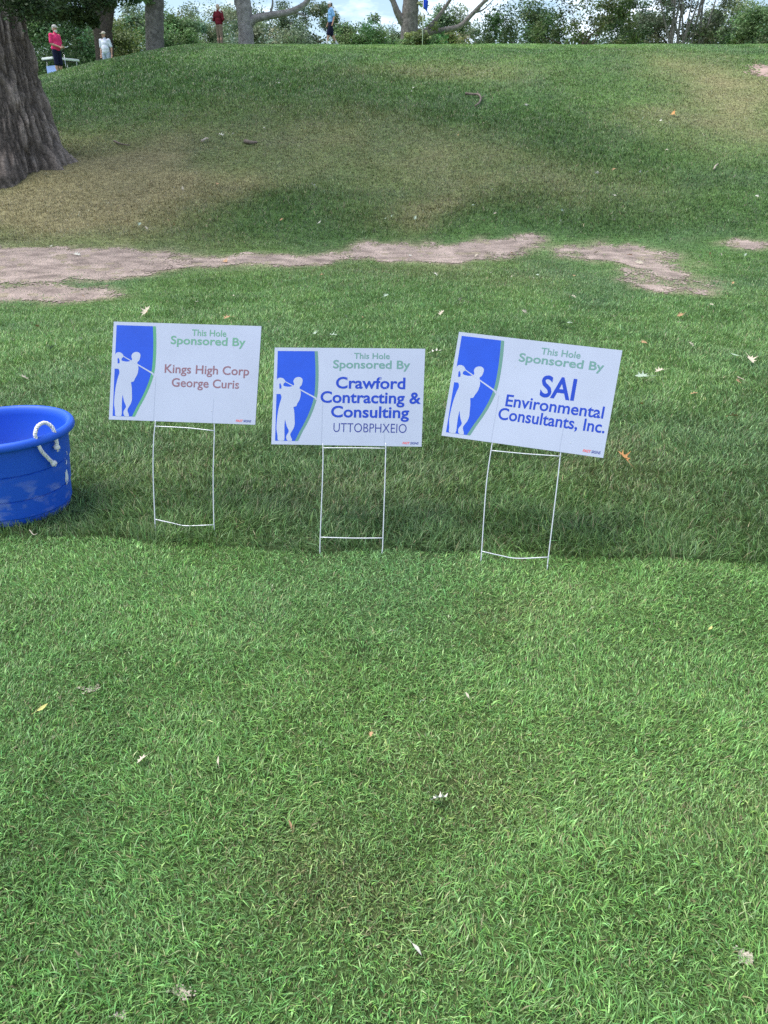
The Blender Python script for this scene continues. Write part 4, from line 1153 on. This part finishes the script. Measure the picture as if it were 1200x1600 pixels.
for sx, sy in ((-.78, -.5), (-.78, .5), (.72, -.5), (.72, .5)):
    mb = Multi(); mb.tube([(sx - .06 * (sx < 0), sy, .6), (sx + .08 * (sx < 0), sy, 1.76)], .025, 8); mb.build('roof_post', M_cartwhite, cart)
mb = Multi(); mb.box((.35, 0, .90), (.55, 1.0, .14)); mb.build('seat', M_seat, cart, smooth=False, bevel=.05)
mb = Multi(); mb.box((.66, 0, 1.2), (.12, 1.0, .42)); mb.build('backrest', M_seat, cart, smooth=False, bevel=.05)
for sx, sy in ((-.78, -.5), (-.78, .5), (.72, -.5), (.72, .5)):
    mb = Multi(); an = np.linspace(0, 2 * np.pi, 25)
    mb.tube([(sx, sy - .09, .23), (sx, sy - .085, .23), (sx, sy + .085, .23), (sx, sy + .09, .23)], [.19, .23, .23, .19], 24); w = mb.build('wheel', M_black, cart)
    mb = Multi(); s_ = -1 if sy < 0 else 1; mb.tube([(sx, sy + s_ * .088, .23), (sx, sy + s_ * .1, .23)], [.12, .10], 16); mb.build('rim', M_cartwhite, w)
mb = Multi(); th = np.linspace(0, 2 * np.pi, 17); mb.tube([(-.32 + .06 * math.cos(a), .26 + .17 * math.sin(a), 1.08 + .15 * math.cos(a)) for a in th], .014, 6); mb.tube([(-.6, .26, .8), (-.32, .26, 1.08)], .02, 6); mb.build('steering_wheel', M_cartdark, cart)
for sy, c, lab in ((-.22, (.03, .03, .035), 'black golf bag of clubs strapped on the back of the cart'), (.22, (.06, .025, .02), 'dark brown golf bag strapped behind the cart seat')):
    o_ = rot((.98, sy, .42), math.radians(54), (CX, CY, CZ + .02))
    b = thing('golf_bag', o_, lab, 'golf bag', rz=math.radians(54))
    mb = Multi(); mb.tube([(0, 0, 0), (.02, 0, .3), (.06, 0, .78), (.07, 0, .86)], [.12, .13, .14, .15], 14); mb.build('bag_body', mat('bag_cloth', c, rough=.7), b)
    for q in range(6):
        a = q * 1.05; mb = Multi(); e = (.11 + .1 * math.cos(a), .09 * math.sin(a), 1.05 + .05 * (q % 3)); mb.tube([(.06, 0, .7), e], .008, 6); cl_ = mb.build('club', M_chrome, b)
        bm = bmesh.new(); ell(bm, e, (.05, .03, .035), sub=2); obj_bm('head_cover' if q % 2 else 'club_head', bm, cloth('cover', ((.5, .5, .5), (.35, .05, .05), (.05, .05, .05))[q % 3]), cl_)

# ------------------------------------------------------------------ flagstick
fx, fy, fz = at_dist(660, 49)
fl = thing('flagstick', (fx, fy, fz), 'white flagstick with a limp blue flag on the green', 'flagstick')
mb = Multi(); mb.tube([(0, 0, -.05), (0, 0, 2.38)], [.016, .012], 8); mb.build('pole', mat('white_pole', (.78, .78, .78), rough=.4), fl)
V = []; nx_, nz_ = 12, 14
for a in range(nx_ + 1):
    for b in range(nz_ + 1):
        u, v = a / nx_, b / nz_
        V.append((.015 + u * .26 * (1 - .25 * v), .05 * math.sin(u * 7 + v * 2) * (.3 + u), 2.35 - v * .38 - u * .14 - u * v * .12))
F = [[a * (nz_ + 1) + b, a * (nz_ + 1) + b + 1, (a + 1) * (nz_ + 1) + b + 1, (a + 1) * (nz_ + 1) + b] for a in range(nx_) for b in range(nz_)]
f_ = mesh_np('flag', V, F, cloth('blue_flag', (.02, .07, .55)), fl, smooth=True)
so = f_.modifiers.new('thick', 'SOLIDIFY'); so.thickness = .004

# ------------------------------------------------------------------ fallen leaves and sticks
LOBES = [(0, -.55), (.04, -.30), (.10, -.22), (.30, -.30), (.20, -.10), (.14, -.02), (.46, .06), (.22, .14), (.13, .22), (.36, .46), (.14, .40), (.10, .46), (.02, .66)]
def leaf_mesh(seed, simple=False):
    r = np.random.default_rng(seed)
    if simple: half = [(0, -.5), (.10, -.3), (.17, -.05), (.15, .2), (.07, .42), (0, .6)]
    else: half = [(x * r.uniform(.8, 1.2), y + r.uniform(-.03, .03)) for x, y in LOBES]
    out = half + [(-x * r.uniform(.85, 1.15), y) for x, y in half[::-1][1 if simple else 0:-1]]
    k1, k2, k3 = r.uniform(.3, 1.1), r.uniform(-.5, .7), r.uniform(-.4, .4)
    lift = lambda x, y: k1 * x * x * 1.4 + k2 * y * y * .6 + k3 * x * y
    bm = bmesh.new()
    vs = [bm.verts.new((x, y, lift(x, y))) for x, y in out]
    es = [bm.edges.new((vs[i], vs[(i + 1) % len(vs)])) for i in range(len(vs))]
    bmesh.ops.triangle_fill(bm, edges=es, use_beauty=True)
    bmesh.ops.subdivide_edges(bm, edges=bm.edges[:], cuts=1)
    for v in bm.verts: v.co.z = lift(v.co.x, v.co.y)
    st = [(0, -.5), (.03, -.75), (.05, -.95)]
    for i in range(2):
        (xa, ya), (xb, yb) = st[i], st[i + 1]
        bm.faces.new([bm.verts.new((xa - .018, ya, lift(xa, ya))), bm.verts.new((xa + .018, ya, lift(xa, ya))), bm.verts.new((xb + .015, yb, lift(xb, yb) * .6)), bm.verts.new((xb - .015, yb, lift(xb, yb) * .6))])
    me = bpy.data.meshes.new('fallen_leaf'); bm.to_mesh(me); bm.free()
    return me
LM = [leaf_mesh(s_) for s_ in range(5)] + [leaf_mesh(9, True), leaf_mesh(10, True)]
def lmat(n, c): return mat(n, c, rough=.8, spec=.15, vary=(9, .25, 5))
ML = dict(tan=lmat('tan_leaf', (.44, .27, .15)), pale=lmat('pale_leaf', (.52, .46, .36)), grey=lmat('grey_green_leaf', (.34, .42, .33)), white=lmat('bleached_leaf', (.60, .58, .50)), yellow=lmat('yellow_leaf', (.50, .47, .17)), orange=lmat('orange_leaf', (.60, .30, .12)), green=lmat('green_leaf', (.14, .22, .09)))
ndn = [0]
def leaf(px, py, size, m, kind, label, group=None, lift=.03, tilt=.35):
    q = gpt(px, py); z = h1(*q)
    ndn[0] += 1
    r = np.random.default_rng(1000 + ndn[0])
    me = LM[kind]
    o = bpy.data.objects.new('fallen_leaf', me.copy() if False else me)
    COL.objects.link(o)
    if not me.materials: me.materials.append(ML[m])
    o.material_slots[0].link = 'OBJECT'; o.material_slots[0].material = ML[m]
    o.location = (q[0], q[1], z + lift); o.scale = (size,) * 3
    o.rotation_euler = (r.normal(.1, tilt), r.normal(0, tilt), r.uniform(0, 6.28))
    tag(o, label, 'leaf', group)
    return o
leaf(975, 731, .085, 'orange', 0, 'orange tan oak leaf standing up right of the tilted sign', lift=.055, tilt=.7)
leaf(1139, 663, .075, 'tan', 1, 'curled tan oak leaf in the rough near the right edge, below the pale leaves', lift=.055)
leaf(1170, 572, .105, 'pale', 2, 'pale oak leaf with spread lobes near the right edge, above the tan leaf', lift=.06)
leaf(1147, 567, .075, 'grey', 5, 'flat grey green leaf just left of the pale oak leaf', lift=.06)
leaf(1031, 589, .075, 'pale', 3, 'curled pale brown leaf right of the top corner of the tilted sign', lift=.055)
leaf(1152, 607, .06, 'tan', 4, 'small tan leaf between the pale oak leaf and the lower tan leaf', lift=.055)
leaf(1197, 562, .09, 'tan', 6, 'narrow tan leaf cut by the right edge', lift=.055)
leaf(1004, 599, .09, 'grey', 2, 'grey green sprig leaf below the curled pale brown leaf', lift=.055); leaf(1016, 600, .08, 'green', 0, 'dark green leaf touching the grey green sprig leaf', lift=.055)
leaf(1001, 641, .05, 'orange', 1, 'tiny rusty leaf right of the tilted sign edge', lift=.05)
leaf(1084, 626, .055, 'tan', 4, 'tiny pale tan leaf midway between the curled pale leaf and the lower tan leaf', lift=.05)
leaf(633, 705, .045, 'orange', 4, 'small orange leaf just below the corner of the middle sign', lift=.05)
leaf(683, 1262, .052, 'white', 3, 'bleached bent leaf on the mown grass in the middle foreground', lift=.028, tilt=.6)
leaf(1108, 992, .032, 'yellow', 5, 'pale yellow leaf on the mown grass at the right', lift=.026)
leaf(651, 1494, .028, 'white', 6, 'white sliver of leaf on the grass near the bottom centre', lift=.022)
leaf(225, 1196, .030, 'pale', 4, 'pale crumpled leaf on the mown grass, left and below the bare scar', lift=.022)
leaf(342, 1199, .026, 'pale', 6, 'thin pale leaf right of the crumpled pale leaf', lift=.022)
leaf(69, 1119, .034, 'yellow', 5, 'yellow green leaf on the mown grass near the left edge', lift=.026)
leaf(580, 1157, .018, 'tan', 4, 'tiny reddish leaf in the centre of the mown grass', lift=.022)
leaf(730, 1098, .022, 'pale', 6, 'tiny thin pale leaf right of centre on the mown grass', lift=.022)
leaf(455, 1302, .024, 'tan', 6, 'tiny curled tan leaf left of the bleached bent leaf', lift=.022)
leaf(216, 664, .06, 'tan', 1, 'pale brown leaf showing just under the left sign panel', lift=.05)
leaf(228, 497, .12, 'pale', 2, 'pale oak leaf just above the top edge of the left sign', lift=.06)
leaf(358, 505, .09, 'tan', 3, 'brown leaf behind the top edge of the left sign', lift=.06)
leaf(85, 553, .10, 'grey', 0, 'grey green leaf in the rough above the blue tub', lift=.06); leaf(682, 560, .11, 'white', 2, 'bleached leaf in the gap right of the middle sign', lift=.06)
leaf(490, 531, .10, 'grey', 3, 'grey green leaf above the middle sign, left one of two', lift=.06); leaf(518, 534, .10, 'grey', 4, 'grey green leaf above the middle sign, right one of two', lift=.06)
leaf(883, 514, .16, 'grey', 1, 'grey green oak leaf above the tilted sign', lift=.06); leaf(40, 600, .06, 'pale', 4, 'small pale leaf just above the rim of the blue tub', lift=.05)
leaf(344, 217, .17, 'white', 3, 'large bleached leaf on the hillside beside two sticks', lift=.09)
leaf(1119, 160, .20, 'white', 4, 'large pale leaf on the hillside near the bunker', lift=.09)
leaf(1052, 183, .2, 'orange', 0, 'rusty leaf on the green part of the hillside left of the bunker', lift=.09)
leaf(73, 277, .16, 'white', 5, 'bleached leaf among the roots of the big near tree', lift=.05)
leaf(490, 298, .16, 'white', 2, 'bleached upright leaf low on the hillside above the dirt path', lift=.09, tilt=.8); leaf(341, 294, .13, 'tan', 1, 'tan leaf low on the hillside left of the bleached upright leaf', lift=.08)
rl = np.random.default_rng(5)
spots = [(366, 217), (434, 134), (641, 145), (636, 164), (646, 143), (823, 169), (1003, 189), (1034, 194), (1014, 137), (1043, 241), (704, 208), (718, 217), (714, 242), (697, 264), (930, 276), (942, 280), (955, 271), (978, 285), (1010, 276), (1002, 277),
         (880, 336), (605, 348), (612, 344), (650, 350), (756, 335), (774, 342), (876, 352), (956, 351), (1018, 340), (901, 314), (215, 360), (232, 365), (265, 352), (271, 357), (123, 346), (740, 326), (960, 314), (1148, 282), (1183, 314), (500, 355), (440, 350), (415, 205), (290, 300)]
for px, py in spots:
    leaf(px + rl.normal(0, 2), py + rl.normal(0, 1), rl.uniform(.05, .10), rl.choice(['white', 'pale', 'grey', 'white', 'tan']), int(rl.integers(0, 7)), 'small pale fallen leaf scattered on the hillside grass', 'small pale leaves scattered on the hillside', lift=.075, tilt=.6)
spots = [(563, 501), (541, 502), (835, 440), (842, 433), (680, 434), (770, 432), (800, 441), (1110, 406), (1160, 406), (1128, 403), (1060, 500), (1110, 486), (890, 438), (445, 432), (500, 440), (215, 452), (130, 470), (310, 478), (20, 490), (230, 497), (1005, 545), (1060, 510), (600, 470), (720, 475), (900, 470), (960, 500),
         (1190, 530), (1080, 550), (820, 495), (370, 470), (60, 520), (130, 540), (690, 500), (1140, 450), (700, 530)]
for px, py in spots:
    leaf(px + rl.normal(0, 3), py + rl.normal(0, 1.5), rl.uniform(.045, .075), rl.choice(['white', 'pale', 'grey', 'tan', 'pale']), int(rl.integers(0, 7)), 'small pale leaf lying in the rough between the signs and the dirt path', 'small leaves in the rough before the path', lift=.055, tilt=.5)
for px, py in [(745, 402), (800, 399), (1000, 414), (640, 402), (365, 410), (352, 411), (80, 388), (120, 400), (985, 402), (205, 425), (930, 398)]:
    leaf(px, py, rl.uniform(.07, .12), rl.choice(['pale', 'tan', 'white']), int(rl.integers(0, 7)), 'dry leaf lying on the bare dirt of the path', 'dry leaves on the bare dirt', lift=.03, tilt=.4)

M_stick = mat('dead_wood', (.16, .13, .11), rough=.9, vary=(8, .4, 6)); M_stick2 = mat('pale_dead_wood', (.42, .36, .29), rough=.9, vary=(8, .3, 6))
def stick(pxs, r, m, label, lift=.05, side=()):
    p0 = gpt(*pxs[0]); o = np.array([p0[0], p0[1], h1(*p0)])
    mb = Multi()
    pts = []
    for q in pxs:
        g_ = gpt(*q); pts.append(np.array([g_[0], g_[1], h1(*g_) + lift]) - o)
    mb.tube(pts, list(np.linspace(r, r * .55, len(pts))), 7, .12, res=4)
    for a, b in side:
        g_ = gpt(*b); mb.tube([pts[a], np.array([g_[0], g_[1], h1(*g_) + lift + .05]) - o], [r * .5, r * .2], 5, .1)
    ob = mb.build('fallen_stick', m); ob.location = o
    return tag(ob, label, 'stick')
stick([(727, 152), (738, 152.5), (748, 154), (751, 160), (748, 167), (742, 171)], .035, M_stick, 'long hooked dead branch lying high on the hillside', .08, [(2, (745, 151)), (3, (757, 158))])
stick([(383, 225), (392, 227), (402, 227)], .05, M_stick, 'short thick dark stick on the middle of the hillside', .05)
stick([(316, 225), (322, 222), (326, 221)], .03, M_stick2, 'short pale stick left of the thick dark stick', .06)
stick([(179, 225), (188, 229), (196, 231), (204, 232)], .022, M_stick, 'thin curved twig on the dry turf near the big tree', .05)
stick([(1115, 269), (1117, 265), (1121, 261)], .02, M_stick2, 'thin pale twig standing on the hillside at the right', .06)
stick([(1150, 602), (1160, 606)], .004, M_stick2, 'thin straw twig in the rough beside the small tan leaf', .06)
stick([(50, 845), (56, 852), (62, 851)], .0025, M_stick2, 'pale straw stalk in front of the blue tub', .05)
